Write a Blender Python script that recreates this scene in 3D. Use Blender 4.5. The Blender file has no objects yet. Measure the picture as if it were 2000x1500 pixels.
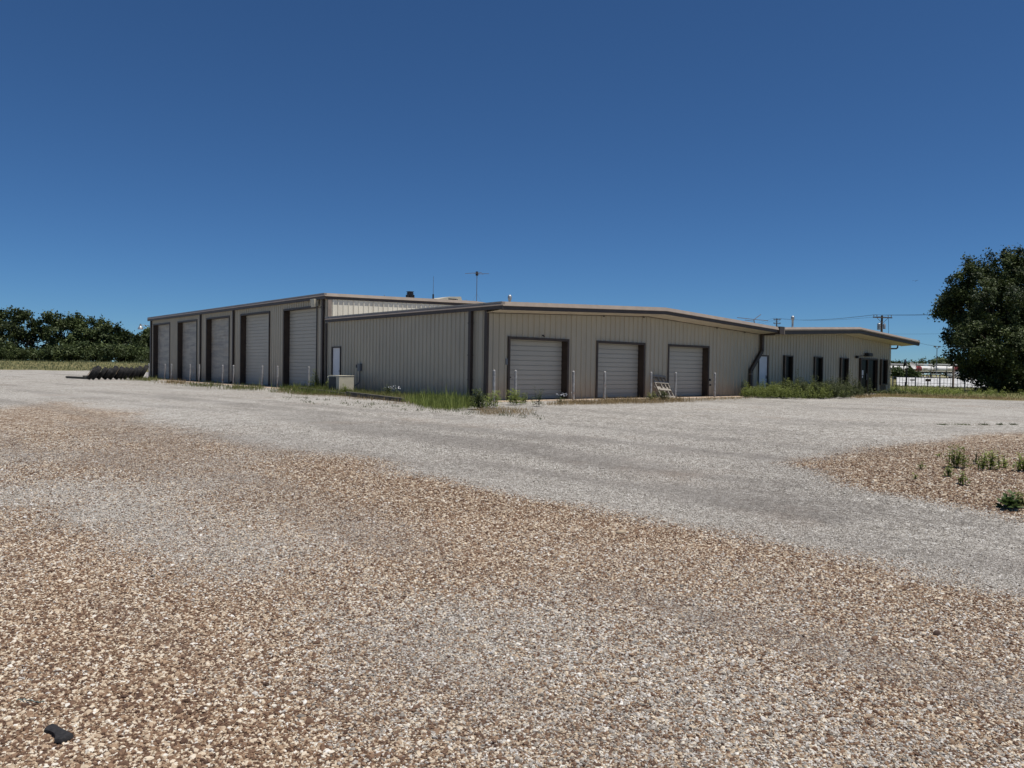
import bpy, math, random
import numpy as np
from mathutils import Vector, Matrix
random.seed(7); rng = np.random.default_rng(11)
scene = bpy.context.scene
col = scene.collection
R = math.radians
# ------------------------------------------------------------------ camera
EYE = np.array([-18.930, -24.192, 1.3]); FPX = 1532.74
FW = np.array([0.64124074, 0.76707355, -0.02021103])
RT = np.array([0.76733864, -0.64106234, 0.01518184])
UP = np.array([0.00131094, 0.02524392, 0.99968046])
cd = bpy.data.cameras.new('camera'); cam = bpy.data.objects.new('camera', cd); col.objects.link(cam)
cd.sensor_width = 36; cd.lens = 36 * FPX / 2000; cd.clip_end = 6000; cd.clip_start = .05
m = Matrix.Identity(4)
for i in range(3):
    m[i][0], m[i][1], m[i][2], m[i][3] = RT[i], UP[i], -FW[i], EYE[i]
cam.matrix_world = m
scene.camera = cam
YAW = math.atan2(FW[1], FW[0])
F2 = np.array([math.cos(YAW), math.sin(YAW)]); R2 = np.array([F2[1], -F2[0]])

def sm(x, a, b):
    t = np.clip((x - a) / (b - a), 0, 1); return t * t * (3 - 2 * t)
def terrain(x, y):
    """height of the ground: a gentle fall towards the open lot, a low bank at the field"""
    dx, dy = x - EYE[0], y - EYE[1]
    t = dx * F2[0] + dy * F2[1]; s = dx * R2[0] + dy * R2[1]
    z = -.3 * (1 - sm(t, 4, 24))
    z = z + 1.22 * sm(t, 104, 142) * sm(-s, 5, 30)
    z = z + .012 * np.sin(x * .9 + 1.3 * np.sin(y * .35)) * np.sin(y * .8 + 2) * sm(-t, -26, -18)
    z = z + .10 * np.exp(-(((x + 6.2) / 5.5) ** 2 + ((y + 19.9) / 2.2) ** 2)) * sm(t, 6, 9)
    return z
def tz(x, y): return float(terrain(np.float64(x), np.float64(y)))
def ray(px, py): return FW + (px - 1000) / FPX * RT - (py - 750) / FPX * UP
def G(px, py):
    d = ray(px, py); z = 0.
    for _ in range(40):
        q = EYE + d * (z - EYE[2]) / d[2]; z = .5 * z + .5 * tz(q[0], q[1])
    return q
def at(px, depth, z=None, py=None):
    """point at that depth in front of the camera's first position; z given, or from the sight line"""
    d = ray(px, 725 if py is None else py); q = EYE + d * depth
    if z is not None: q[2] = z
    return q

# ------------------------------------------------------------------ mesh helpers
class MB:
    def __init__(s): s.v = []; s.f = []; s.sm = False
    def add(s, vs, fs):
        o = len(s.v); s.v += [tuple(map(float, p)) for p in vs]; s.f += [tuple(i + o for i in f) for f in fs]
    def quad(s, a, b, c, d): s.add([a, b, c, d], [(0, 1, 2, 3)])
    def box(s, x0, x1, y0, y1, z0, z1):
        s.add([(x0,y0,z0),(x1,y0,z0),(x1,y1,z0),(x0,y1,z0),(x0,y0,z1),(x1,y0,z1),(x1,y1,z1),(x0,y1,z1)],
              [(0,3,2,1),(4,5,6,7),(0,1,5,4),(1,2,6,5),(2,3,7,6),(3,0,4,7)])
    def bar(s, p, q, w, h, up=(0,0,1)):
        p, q = Vector(p), Vector(q); d = (q - p).normalized(); u = Vector(up)
        a = d.cross(u)
        if a.length < 1e-4: a = d.cross(Vector((1, 0, 0)))
        a.normalize(); b = a.cross(d).normalized()
        vs = []
        for c in (p, q):
            for i, j in ((-1,-1),(1,-1),(1,1),(-1,1)): vs.append(c + a * i * w / 2 + b * j * h / 2)
        s.add(vs, [(0,1,2,3),(7,6,5,4),(0,4,5,1),(1,5,6,2),(2,6,7,3),(3,7,4,0)])
    def tube(s, pts, r, n=8, cap=True):
        pts = [Vector(p) for p in pts]
        rs = r if isinstance(r, (list, tuple)) else [r] * len(pts)
        rings = []; ref = None
        for i, p in enumerate(pts):
            d = (pts[min(i + 1, len(pts) - 1)] - pts[max(i - 1, 0)]).normalized()
            if ref is None:
                ref = d.cross(Vector((0, 0, 1)))
                if ref.length < .05: ref = Vector((1, 0, 0))
            ref = (ref - d * ref.dot(d)).normalized(); b = d.cross(ref)
            rings.append([p + (ref * math.cos(2*math.pi*k/n) + b * math.sin(2*math.pi*k/n)) * rs[i] for k in range(n)])
        o = len(s.v)
        vs = [v for rg in rings for v in rg]; fs = []
        for i in range(len(pts) - 1):
            for k in range(n):
                fs.append((i*n+k, i*n+(k+1)%n, (i+1)*n+(k+1)%n, (i+1)*n+k))
        if cap: fs += [tuple(range(n))[::-1], tuple((len(pts)-1)*n + k for k in range(n))]
        s.add(vs, fs)
    def lathe(s, prof, n=20, axis='z', c=(0,0,0), closed=False):
        vs = []; fs = []; k = len(prof)
        for i in range(n):
            a = 2*math.pi*i/n
            for r, h in prof:
                p = (r*math.cos(a), r*math.sin(a), h)
                if axis == 'x': p = (p[2], p[0], p[1])
                if axis == 'y': p = (p[0], p[2], p[1])
                vs.append((p[0]+c[0], p[1]+c[1], p[2]+c[2]))
        for i in range(n):
            j = (i+1) % n
            for q in range(k if closed else k-1):
                fs.append((i*k+q, j*k+q, j*k+(q+1)%k, i*k+(q+1)%k))
        s.add(vs, fs)
    def sweep(s, sec, p, q):
        """closed section (list of offset vectors) swept from p to q"""
        p, q = Vector(p), Vector(q); n = len(sec)
        s.add([p + Vector(a) for a in sec] + [q + Vector(a) for a in sec],
              [tuple(range(n)), tuple(range(2*n-1, n-1, -1))] + [(i, i+n, (i+1)%n+n, (i+1)%n) for i in range(n)])
    def build(s, name, mat, parent=None, smooth=False, bevel=0):
        me = bpy.data.meshes.new(name); me.from_pydata(s.v, [], s.f); me.update()
        return link(me, name, mat, parent, smooth, bevel)
def link(me, name, mat, parent=None, smooth=False, bevel=0):
    import bmesh
    if len(me.polygons) < 60000:
        b = bmesh.new(); b.from_mesh(me); bmesh.ops.recalc_face_normals(b, faces=b.faces); b.to_mesh(me); b.free()
    if smooth:
        me.polygons.foreach_set('use_smooth', np.ones(len(me.polygons), bool))
        try: me.set_sharp_from_angle(angle=R(40))
        except Exception: pass
    me.materials.append(mat)
    o = bpy.data.objects.new(name, me); col.objects.link(o)
    if parent: o.parent = parent
    if bevel:
        bv = o.modifiers.new('bevel', 'BEVEL'); bv.width = bevel; bv.segments = 2; bv.limit_method = 'ANGLE'
    return o
def quads_mesh(name, V, vattr=None):
    """V: (N,4,3) array of separate quads"""
    n = len(V); me = bpy.data.meshes.new(name)
    me.vertices.add(n*4); me.vertices.foreach_set('co', V.reshape(-1).astype(np.float32))
    me.loops.add(n*4); me.loops.foreach_set('vertex_index', np.arange(n*4, dtype=np.int32))
    me.polygons.add(n); me.polygons.foreach_set('loop_start', np.arange(0, n*4, 4, dtype=np.int32))
    if vattr is not None:
        a = me.attributes.new('tint', 'FLOAT', 'POINT'); a.data.foreach_set('value', np.repeat(vattr, 4).astype(np.float32))
    me.update(calc_edges=True); me.validate()
    return me
def tag(o, label=None, cat=None, group=None, kind=None):
    if label: o['label'] = label
    if cat: o['category'] = cat
    if group: o['group'] = group
    if kind: o['kind'] = kind
    return o
def empty(name, loc=(0,0,0), rz=0., label=None, cat=None, group=None):
    o = bpy.data.objects.new(name, None); col.objects.link(o); o.empty_display_size = .2
    o.location = loc; o.rotation_euler = (0, 0, rz)
    return tag(o, label, cat, group)
def copy_tree(o, parent=None):
    c = o.copy(); col.objects.link(c); c.parent = parent
    for ch in list(o.children): copy_tree(ch, c)
    return c

# ------------------------------------------------------------------ materials
class NT:
    def __init__(s, name):
        s.m = bpy.data.materials.new(name); s.m.use_nodes = True; s.t = s.m.node_tree; s.n = s.t.nodes; s.l = s.t.links
        s.b = s.n['Principled BSDF']; s.out = s.n['Material Output']
        s.geo = s.node('ShaderNodeNewGeometry'); s.tc = s.node('ShaderNodeTexCoord')
    def node(s, t, **k):
        n = s.n.new(t)
        for a, v in k.items(): setattr(n, a, v)
        return n
    def put(s, sock, v):
        if v is None: return
        if hasattr(v, 'node'): s.l.new(v, sock)
        else: sock.default_value = v if not (isinstance(v, tuple) and len(v) == 3 and sock.type == 'RGBA') else (*v, 1)
    def noise(s, scale, detail=4, rough=.55, vec=None, out='Fac'):
        n = s.node('ShaderNodeTexNoise'); s.put(n.inputs['Vector'], vec if vec is not None else s.geo.outputs['Position'])
        n.inputs['Scale'].default_value = scale; n.inputs['Detail'].default_value = detail; n.inputs['Roughness'].default_value = rough
        return n.outputs[out]
    def voro(s, scale, out='Color', feature='F1', vec=None, rnd=1.):
        n = s.node('ShaderNodeTexVoronoi', feature=feature); s.put(n.inputs['Vector'], vec if vec is not None else s.geo.outputs['Position'])
        n.inputs['Scale'].default_value = scale; n.inputs['Randomness'].default_value = rnd
        return n.outputs[out]
    def math(s, op, a, b=None, c=None, clamp=False):
        n = s.node('ShaderNodeMath', operation=op, use_clamp=clamp); s.put(n.inputs[0], a); s.put(n.inputs[1], b)
        if c is not None: s.put(n.inputs[2], c)
        return n.outputs[0]
    def ramp(s, fac, stops, interp='LINEAR'):
        n = s.node('ShaderNodeValToRGB'); s.put(n.inputs[0], fac); e = n.color_ramp; e.interpolation = interp
        while len(e.elements) < len(stops): e.elements.new(1)
        for el, (p, c) in zip(e.elements, stops): el.position = p; el.color = (*c, 1) if len(c) == 3 else c
        return n.outputs[0]
    def range(s, v, a, b, c=0., d=1., smooth=False):
        n = s.node('ShaderNodeMapRange'); n.interpolation_type = 'SMOOTHSTEP' if smooth else 'LINEAR'
        s.put(n.inputs[0], v)
        for i, x in zip((1, 2, 3, 4), (a, b, c, d)): n.inputs[i].default_value = x
        return n.outputs[0]
    def mix(s, f, a, b, mode='MIX'):
        n = s.node('ShaderNodeMix', data_type='RGBA', blend_type=mode); s.put(n.inputs['Factor'], f); s.put(n.inputs[6], a); s.put(n.inputs[7], b)
        return n.outputs[2]
    def sep(s, v, i):
        n = s.node('ShaderNodeSeparateXYZ'); s.put(n.inputs[0], v); return n.outputs[i]
    def mapping(s, vec, scale=(1,1,1), rot=(0,0,0)):
        n = s.node('ShaderNodeMapping'); s.put(n.inputs[0], vec); n.inputs['Scale'].default_value = scale; n.inputs['Rotation'].default_value = rot
        return n.outputs[0]
    def attr(s, name, typ='GEOMETRY'):
        n = s.node('ShaderNodeAttribute', attribute_type=typ); n.attribute_name = name; return n.outputs['Fac']
    def bump(s, h, strength=.3, dist=.02):
        n = s.node('ShaderNodeBump'); n.inputs['Strength'].default_value = strength; n.inputs['Distance'].default_value = dist
        s.put(n.inputs['Height'], h); s.l.new(n.outputs[0], s.b.inputs['Normal'])
    def done(s, color, rough=.6, metal=0., spec=.4):
        s.put(s.b.inputs['Base Color'], color); s.put(s.b.inputs['Roughness'], rough); s.put(s.b.inputs['Metallic'], metal)
        s.put(s.b.inputs['Specular IOR Level'], spec); return s.m
def paint(name, c, rough=.5, var=.12, scale=2.5, metal=0., spec=.4, dark=None):
    t = NT(name); f = t.range(t.noise(scale, 5), .3, .7)
    c2 = dark or tuple(x * (1 - 2 * var) for x in c)
    return t.done(t.mix(f, c2, tuple(min(1, x * (1 + var * .5)) for x in c)), rough, metal, spec)

def mat_siding(name, c):
    t = NT(name); p = t.geo.outputs['Position']; z = t.sep(p, 2)
    f = t.noise(.7, 5); base = t.mix(t.range(f, .35, .65), tuple(x*.93 for x in c), c)
    st = t.noise(1, 3, vec=t.mapping(p, (5, 5, .25)))            # rain streaks running down the sheets
    base = t.mix(t.math('MULTIPLY', t.range(st, .5, .78), .35), base, (.33, .27, .2))
    # reddish splash-back dirt along the foot of the sheets
    nz = t.math('ADD', z, t.math('MULTIPLY', t.math('SUBTRACT', t.noise(1.7, 5), .5), .9))
    foot = t.range(nz, 0., 1.0, .7, 0., True)
    base = t.mix(foot, base, (.33, .255, .185))
    dent = t.noise(1, 3, vec=t.mapping(p, (.9, .9, .35))); base = t.mix(t.range(dent, .55, .75, 0, .16), base, (.30, .25, .19))
    t.bump(t.noise(1.2, 2), .15, .02)
    return t.done(base, .4, 0, .4)
M = {}
M['siding_sunlit'] = mat_siding('cream metal siding lightened as sunlit', (.78, .73, .60))  # same siding paint, with sunlight on the upper strip put into a lighter colour
M['siding'] = mat_siding('cream metal siding', (.44, .392, .298))  # the same paint again, darkened in colour for the shaded walls
M['trim'] = paint('brown metal trim', (.058, .040, .029), .5, .15)
M['fascia'] = paint('taupe fascia metal', (.29, .24, .195), .45, .08)
M['gutterdark'] = paint('dark brown gutter', (.062, .046, .038), .5, .1)
M['soffit'] = paint('cream soffit', (.62, .55, .43), .55, .1)
M['roof'] = paint('pale metal roof', (.36, .33, .29), .45, .1, .6)
M['white'] = paint('white door paint', (.72, .72, .74), .45, .05)
M['galv'] = paint('galvanised steel', (.42, .44, .45), .5, .15, 6, .7)
M['steel'] = paint('weathered antenna metal', (.22, .22, .23), .4, .1, 6, .6)
M['black'] = paint('black plastic', (.02, .02, .022), .5, .1)
M['darkmetal'] = paint('dark painted steel', (.035, .033, .035), .45, .2)
M['glass'] = NT('dark window glass').done((.006, .006, .0065), .2, 0, .08)
M['concrete'] = paint('dusty concrete', (.46, .36, .27), .9, .18, 1.3)
M['beige'] = paint('beige appliance paint', (.50, .47, .37), .5, .08, 3)
M['greybox'] = paint('grey electrical enclosure', (.17, .18, .19), .5, .1)
def mat_door(name, c, stain):
    t = NT(name); p = t.geo.outputs['Position']
    f = t.noise(.9, 4); base = t.mix(t.range(f, .35, .65), tuple(x*.94 for x in c), c)
    if stain:
        n1 = t.noise(1, 6, .6, vec=t.mapping(p, (.55, .55, 3.2)))
        base = t.mix(t.math('MULTIPLY', t.range(n1, .42, .6), .65), base, (.22, .21, .205))
        n2 = t.noise(1, 5, .6, vec=t.mapping(p, (3.5, 3.5, .6)))
        base = t.mix(t.math('MULTIPLY', t.range(n2, .56, .75), .45), base, (.64, .60, .55))
        n3 = t.noise(1, 4, .6, vec=t.mapping(p, (.8, .8, 1.6)))
        base = t.mix(t.math('MULTIPLY', t.range(n3, .58, .7), .5), base, (.34, .26, .18))
    base = t.mix(t.range(t.sep(p, 2), 0., .5, .35, 0., True), base, (.36, .28, .21))
    return t.done(base, .5, 0, .35)
M['door'] = mat_door('white sectional door steel', (.44, .42, .36), False)
M['door_worn'] = mat_door('weathered sectional door steel', (.45, .42, .355), True)
def mat_bollard():
    t = NT('chalky white bollard paint'); p = t.geo.outputs['Position']; z = t.sep(p, 2)
    n = t.noise(9, 5, .65)
    base = t.mix(t.range(n, .4, .65), (.22, .22, .215), (.36, .36, .36))
    rust = t.math('MULTIPLY', t.range(t.math('ADD', t.noise(6, 5), t.math('MULTIPLY', z, -.16)), .5, .6), .75)
    return t.done(t.mix(rust, base, (.22, .13, .08)), .6)
M['bollard'] = mat_bollard()
def mat_rubber():
    t = NT('dusty tyre rubber'); n = t.noise(5, 5)
    c = t.mix(t.range(n, .45, .75), (.009, .009, .010), (.034, .032, .030))
    return t.done(c, .75, 0, .3)
M['rubber'] = mat_rubber()
def mat_wood(name, a, b):
    t = NT(name); n = t.noise(1, 6, .6, vec=t.mapping(t.tc.outputs['Object'], (3, 40, 40)))
    return t.done(t.mix(t.range(n, .35, .65), a, b), .85, 0, .2)
M['wood_grey'] = mat_wood('weathered grey pallet wood', (.20, .18, .155), (.40, .37, .32))
M['wood_dark'] = mat_wood('dark creosoted timber', (.05, .048, .042), (.13, .12, .10))
M['wood_pole'] = mat_wood('utility pole wood', (.07, .055, .045), (.14, .11, .09))
M['wood_pink'] = mat_wood('sun-bleached gate post wood', (.30, .23, .19), (.42, .34, .29))
def mat_leaf(name, a, b, trans=.25):
    t = NT(name); f = t.attr('tint')
    oi = t.node('ShaderNodeObjectInfo'); k = t.range(oi.outputs['Random'], 0, 1, .72, 1.3)
    cm = t.node('ShaderNodeVectorMath', operation='SCALE'); t.l.new(t.mix(f, a, b), cm.inputs[0]); t.l.new(k, cm.inputs['Scale']); c = cm.outputs[0]
    t.done(c, .6, 0, .25)
    tr = t.node('ShaderNodeBsdfTranslucent'); t.l.new(c, tr.inputs[0])
    mx = t.node('ShaderNodeMixShader'); mx.inputs[0].default_value = trans
    t.l.new(t.b.outputs[0], mx.inputs[1]); t.l.new(tr.outputs[0], mx.inputs[2]); t.l.new(mx.outputs[0], t.out.inputs[0])
    return t.m
M['leaf_oak'] = mat_leaf('dark oak leaves', (.016, .027, .009), (.062, .082, .022), .15)
M['leaf_far'] = mat_leaf('far tree leaves', (.022, .038, .012), (.088, .112, .038), .2)
M['leaf_bush'] = mat_leaf('bush leaves', (.03, .055, .015), (.09, .13, .04), .25)
M['weed'] = mat_leaf('green weed leaves', (.06, .09, .018), (.27, .31, .085), .35)
M['weed_dark'] = mat_leaf('dark weed leaves', (.03, .048, .018), (.12, .14, .052), .25)
M['grass'] = mat_leaf('grass blades', (.07, .09, .025), (.27, .27, .10), .3)
M['straw'] = mat_leaf('dry straw grass', (.19, .13, .06), (.42, .32, .17), .25)
M['field'] = mat_leaf('field grass', (.06, .08, .032), (.165, .17, .088), .25)
def mat_bark():
    t = NT('bark'); n = t.noise(1, 5, .6, vec=t.mapping(t.geo.outputs['Position'], (6, 6, 1.2)))
    t.bump(n, .6, .05); return t.done(t.mix(n, (.035, .028, .022), (.13, .11, .09)), .9, 0, .1)
M['bark'] = mat_bark()

# ------------------------------------------------------------------ ground: what the gravel is made of, where
ROADROT = math.atan2(-22.18 + 11.49, -12.23 + 13.3)
def vnoise(x, y, scale, seed):
    """smooth lattice noise, 0..1"""
    x = x * scale + seed * 17.3; y = y * scale - seed * 9.1
    i, j = np.floor(x).astype(np.int64), np.floor(y).astype(np.int64); fx, fy = x - i, y - j
    fx, fy = fx*fx*(3-2*fx), fy*fy*(3-2*fy)
    def h(a, b):
        n = (a * 374761393 + b * 668265263 + seed * 1274126177) & 0xffffffff
        n = ((n ^ (n >> 13)) * 1274126177) & 0xffffffff
        return ((n ^ (n >> 16)) & 0xffff) / 65535.
    return (h(i,j)*(1-fx)+h(i+1,j)*fx)*(1-fy) + (h(i,j+1)*(1-fx)+h(i+1,j+1)*fx)*fy
def fbm(x, y, scale, seed, o=4):
    return sum(vnoise(x, y, scale * 2**k, seed + k) * .5**k for k in range(o)) / sum(.5**k for k in range(o))
def poly_sdf(P, poly):
    """signed distance (inside > 0) of points P (N,2) to a polygon"""
    poly = np.array(poly, float); d = np.full(len(P), 1e9); ins = np.zeros(len(P), bool)
    for a, b in zip(poly, np.roll(poly, -1, 0)):
        e = b - a; w = P - a
        t = np.clip((w @ e) / (e @ e), 0, 1); d = np.minimum(d, np.hypot(*(w - t[:, None] * e).T))
        c = ((a[1] <= P[:, 1]) & (b[1] > P[:, 1])) | ((b[1] <= P[:, 1]) & (a[1] > P[:, 1]))
        with np.errstate(divide='ignore', invalid='ignore'):
            xi = a[0] + (P[:, 1] - a[1]) * e[0] / (e[1] if e[1] else 1e-9)
        ins ^= c & (P[:, 0] < xi)
    return np.where(ins, d, -d)
def pix_poly(pts): return [G(x, y)[:2] for x, y in pts]
BROWN = pix_poly([(-300,800),(0,796),(120,785),(250,800),(330,828),(385,845),(470,860),(560,880),(640,888),(720,903),(800,925),(900,948),(1000,967),(1100,985),(1200,1004),(1330,1024),(1500,1062),(1700,1100),(2000,1155),(2300,1215),(2600,1500),(2000,2600),(-900,2600),(-900,1000)])
ISLE = pix_poly([(1556,905),(1620,888),(1720,872),(1850,860),(2000,846),(2250,830),(2500,880),(2300,1000),(2000,1010),(1880,985),(1760,962),(1640,940)])
# how much brown aggregate lies where inside the brown spread: (pixel x, pixel y, share) -> ground points
CTRL = [(0,830,.75),(150,800,.62),(300,870,.85),(450,900,.55),(400,860,.6),(560,900,.85),(700,920,.85),(850,950,.9),(1000,985,.95),(1150,1010,.9),(1350,1045,.95),(1550,1085,.9),(1800,1135,.9),(2000,1190,.85),
        (0,930,.35),(120,960,.2),(220,1000,.15),(300,1040,.2),(450,1040,.42),(600,1010,.6),(650,960,.7),(500,960,.62),(300,930,.62),(150,900,.62),
        (0,1020,.8),(100,1060,.9),(200,1120,.95),(100,1250,1.),(60,1400,1.),(300,1300,1.),(250,1450,1.),(400,1180,.8),(500,1300,.85),(500,1450,.95),
        (450,1090,.4),(600,1100,.45),(750,1080,.55),(900,1060,.7),(1050,1080,.62),(1200,1100,.7),(1400,1130,.8),(1650,1170,.85),
        (700,1200,.5),(850,1200,.45),(1000,1180,.55),(1000,1300,.6),(1150,1250,.6),(1300,1200,.7),(1500,1250,.75),(1300,1350,.55),(1100,1400,.6),(800,1350,.7),(750,1450,.75),
        (1700,1300,.75),(1900,1260,.8),(1950,1400,.7),(1650,1420,.6),(1450,1450,.55),(1850,1480,.6),(1100,1490,.62)]
def polar(p): 
    dx, dy = p[..., 0] - EYE[0], p[..., 1] - EYE[1]
    return np.stack([1.3 * np.arctan2(dx * R2[0] + dy * R2[1], dx * F2[0] + dy * F2[1]), np.log(np.hypot(dx, dy) + .5)], -1)
CP = polar(np.array([G(x, y)[:2] for x, y, _ in CTRL])); CV = np.array([c for _, _, c in CTRL])
GRASS_R = [(23.4,-3.3),(26.1,-3.75),(27.2,-7),(27.9,-10),(31,-20),(36,-40),(260,-160),(300,200),(36,200),(35.5,1)]
def gravel_attr(P):
    q = polar(P); out = np.zeros(len(P)); 
    t = (P[:, 0]-EYE[0])*F2[0] + (P[:, 1]-EYE[1])*F2[1]
    near = np.where((t > -12) & (t < 60))[0]
    w = 1 / (((q[near][:, None, :] - CP[None]) ** 2).sum(-1) + .004) ** 1.6
    val = np.full(len(P), .6); val[near] = (w * CV).sum(1) / w.sum(1)
    rr = np.hypot(P[:, 0]-EYE[0], P[:, 1]-EYE[1])
    soft = .22 + .03 * rr
    rag = (fbm(P[:, 0], P[:, 1], .8, 3) - .5) * (.5 + .05 * rr)
    inb = sm((poly_sdf(P, BROWN) + rag) / soft, -1.3, 1.1)
    isl = sm((poly_sdf(P, ISLE) + rag * .7) / soft, -1.2, .9)
    val = np.clip(val + (fbm(P[:, 0], P[:, 1], .55, 5) - .5) * .7, 0, 1)
    return np.maximum(.07 + val * inb * .93, isl)
LX, LY = np.array([math.cos(ROADROT), math.sin(ROADROT)]), np.array([-math.sin(ROADROT), math.cos(ROADROT)])
WORN = [(1180, 905, 3.2, .45, 1.), (1000, 868, 4.5, .45, .9), (1250, 868, 4., .35, 1.), (1480, 985, 1.7, .55, 1.), (1380, 960, 1.2, .35, .8), (1330, 850, 5., .5, .7), (760, 845, 5., .7, .8), (900, 836, 6., .6, .8), (640, 818, 5., .5, .7), (1620, 985, 2., .5, .7), (1100, 930, 2.5, .35, .7), (300, 905, 2., .6, .4), (470, 862, 3, .6, .6), (400, 782, 6., .6, .9), (520, 795, 7, .6, .7), (250, 770, 7, .7, .5), (700, 800, 6, .5, .6), (1500, 815, 6, .5, .5)]
WORNG = [(G(a, b)[:2], l, w_, k) for a, b, l, w_, k in WORN]
def worn_attr(P):
    """darker compacted fines: long wheel streaks along the lane and a few worn patches"""
    u, v = P @ LX, P @ LY
    st = sm(fbm(u * .13, v * .95, 1., 21, 4), .52, .72) * .6
    out = st.copy()
    wob = (fbm(P[:, 0], P[:, 1], .9, 31) - .5) * 1.2
    for c, l, w_, k in WORNG:
        du, dv = (P - c) @ LX, (P - c) @ LY
        out = np.maximum(out, k * sm(1.25 - np.hypot(du / l, dv / w_) + wob, 0, .8))
    return out
def grass_attr(P):
    dx, dy = P[:, 0] - EYE[0], P[:, 1] - EYE[1]
    t = dx*F2[0] + dy*F2[1]; s = dx*R2[0] + dy*R2[1]
    wob = 1.5 * np.sin(s * .35) + 1.2 * np.sin(s * .9 + 1)
    a = sm(t + wob, 106, 110)
    b = sm(poly_sdf(P, GRASS_R), -.25, .35)
    return np.maximum(a, b)

# polar sheet: fine near the lot, reaching the horizon
nr, na = 300, 420
rad = np.concatenate([[0.], np.geomspace(.6, 4500, nr)])
ang = np.concatenate([np.linspace(-46, 46, na), np.linspace(46, 314, 70)[1:-1]]) * math.pi / 180
na = len(ang)
rr, aa = np.meshgrid(rad[1:], ang, indexing='ij')
X = EYE[0] + rr * (np.cos(aa) * F2[0] + np.sin(aa) * R2[0]); Y = EYE[1] + rr * (np.cos(aa) * F2[1] + np.sin(aa) * R2[1])
P2 = np.stack([X.ravel(), Y.ravel()], 1); Z = terrain(P2[:, 0], P2[:, 1])
V = np.concatenate([[[EYE[0], EYE[1], tz(EYE[0], EYE[1])]], np.column_stack([P2, Z])])
idx = lambda i, j: 1 + i * na + (j % na)
I, J = np.meshgrid(np.arange(nr - 1), np.arange(na), indexing='ij'); I = I.ravel(); J = J.ravel()
F = np.stack([idx(I, J), idx(I + 1, J), idx(I + 1, J + 1), idx(I, J + 1)], 1)
me = bpy.data.meshes.new('ground'); me.from_pydata(V.tolist(), [], F[:, ::-1].tolist() + [(0, idx(0, j + 1), idx(0, j)) for j in range(na)])
for nm, fn in (('brown', gravel_attr), ('grass', grass_attr), ('worn', worn_attr)):
    a = me.attributes.new(nm, 'FLOAT', 'POINT'); a.data.foreach_set('value', fn(V[:, :2]).astype(np.float32))
me.polygons.foreach_set('use_smooth', np.ones(len(me.polygons), bool)); me.update()
BROWN_STOPS = [(0, (0.057, 0.031, 0.021)), (0.22, (0.114, 0.065, 0.042)), (0.42, (0.195, 0.12, 0.075)), (0.56, (0.304, 0.211, 0.136)), (0.7, (0.465, 0.374, 0.27)), (0.84, (0.61, 0.52, 0.397)), (0.95, (0.633, 0.588, 0.505)), (1, (0.732, 0.708, 0.653))]
GREY_STOPS = [(0, (.11,.098,.083)), (.2, (.22,.201,.174)), (.45, (.335,.311,.277)), (.7, (.44,.414,.377)), (.88, (.56,.532,.49)), (1, (.70,.68,.645))]
def ground_mat():
    t = NT('gravel lot and field'); p = t.geo.outputs['Position']
    warp = t.noise(.9, 5, .6); fine = t.noise(6, 4, .6)
    pick = t.sep(t.voro(62), 2); pick2 = t.sep(t.voro(26), 2)
    sel = t.math('ADD', t.math('MULTIPLY', pick, .5), t.math('MULTIPLY', pick2, .5))
    b = t.range(t.math('SUBTRACT', t.attr('brown'), t.math('ADD', t.math('MULTIPLY', sel, .8), .1)), -.12, .12, 0, 1)
    v1 = t.sep(t.voro(62), 0); v2 = t.sep(t.voro(26), 1); v3 = t.sep(t.voro(8.), 0)
    r = t.math('ADD', t.math('MULTIPLY', v1, .5), t.math('ADD', t.math('MULTIPLY', v2, .32), t.math('MULTIPLY', v3, .18)))
    r = t.range(r, .2, .8, 0, 1)
    cb = t.ramp(r, BROWN_STOPS); cg = t.ramp(r, GREY_STOPS)
    c = t.mix(1., t.mix(b, cg, cb), (.90, .90, .89), 'MULTIPLY')
    # wheel tracks: long streaks of damp fines worn along the driving lane, and pale dust beside them
    wn = t.math('MULTIPLY', t.attr('worn'), t.math('SUBTRACT', 1., t.math('MULTIPLY', t.attr('brown'), .6)))
    c = t.mix(t.math('MULTIPLY', wn, .62), c, (.137, .127, .116))
    c = t.mix(t.math('MULTIPLY', t.math('MULTIPLY', t.range(t.noise(.18, 4), .46, .68), .4), t.math('SUBTRACT', 1., b)), c, (.46, .44, .405))
    c = t.mix(t.math('MULTIPLY', t.range(t.noise(.33, 6, .65), .56, .72), .35), c, (.27, .20, .145))
    # field and verge
    g = t.range(t.math('ADD', t.attr('grass'), t.math('MULTIPLY', t.math('SUBTRACT', t.noise(.8, 5), .5), .6)), .35, .65)
    gc = t.ramp(t.noise(.5, 6, .65), [(.3, (.10,.095,.04)), (.5, (.16,.15,.065)), (.7, (.27,.22,.12))])
    c = t.mix(g, c, gc)
    d1 = t.voro(62, 'Distance'); d2 = t.voro(26, 'Distance')
    h = t.math('ADD', t.math('MULTIPLY', d1, -1.), t.math('MULTIPLY', d2, -1.4))
    t.bump(h, .75, .02)
    return t.done(c, .9, 0, .15)
ground = link(me, 'ground', ground_mat()); tag(ground, kind='structure')

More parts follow.
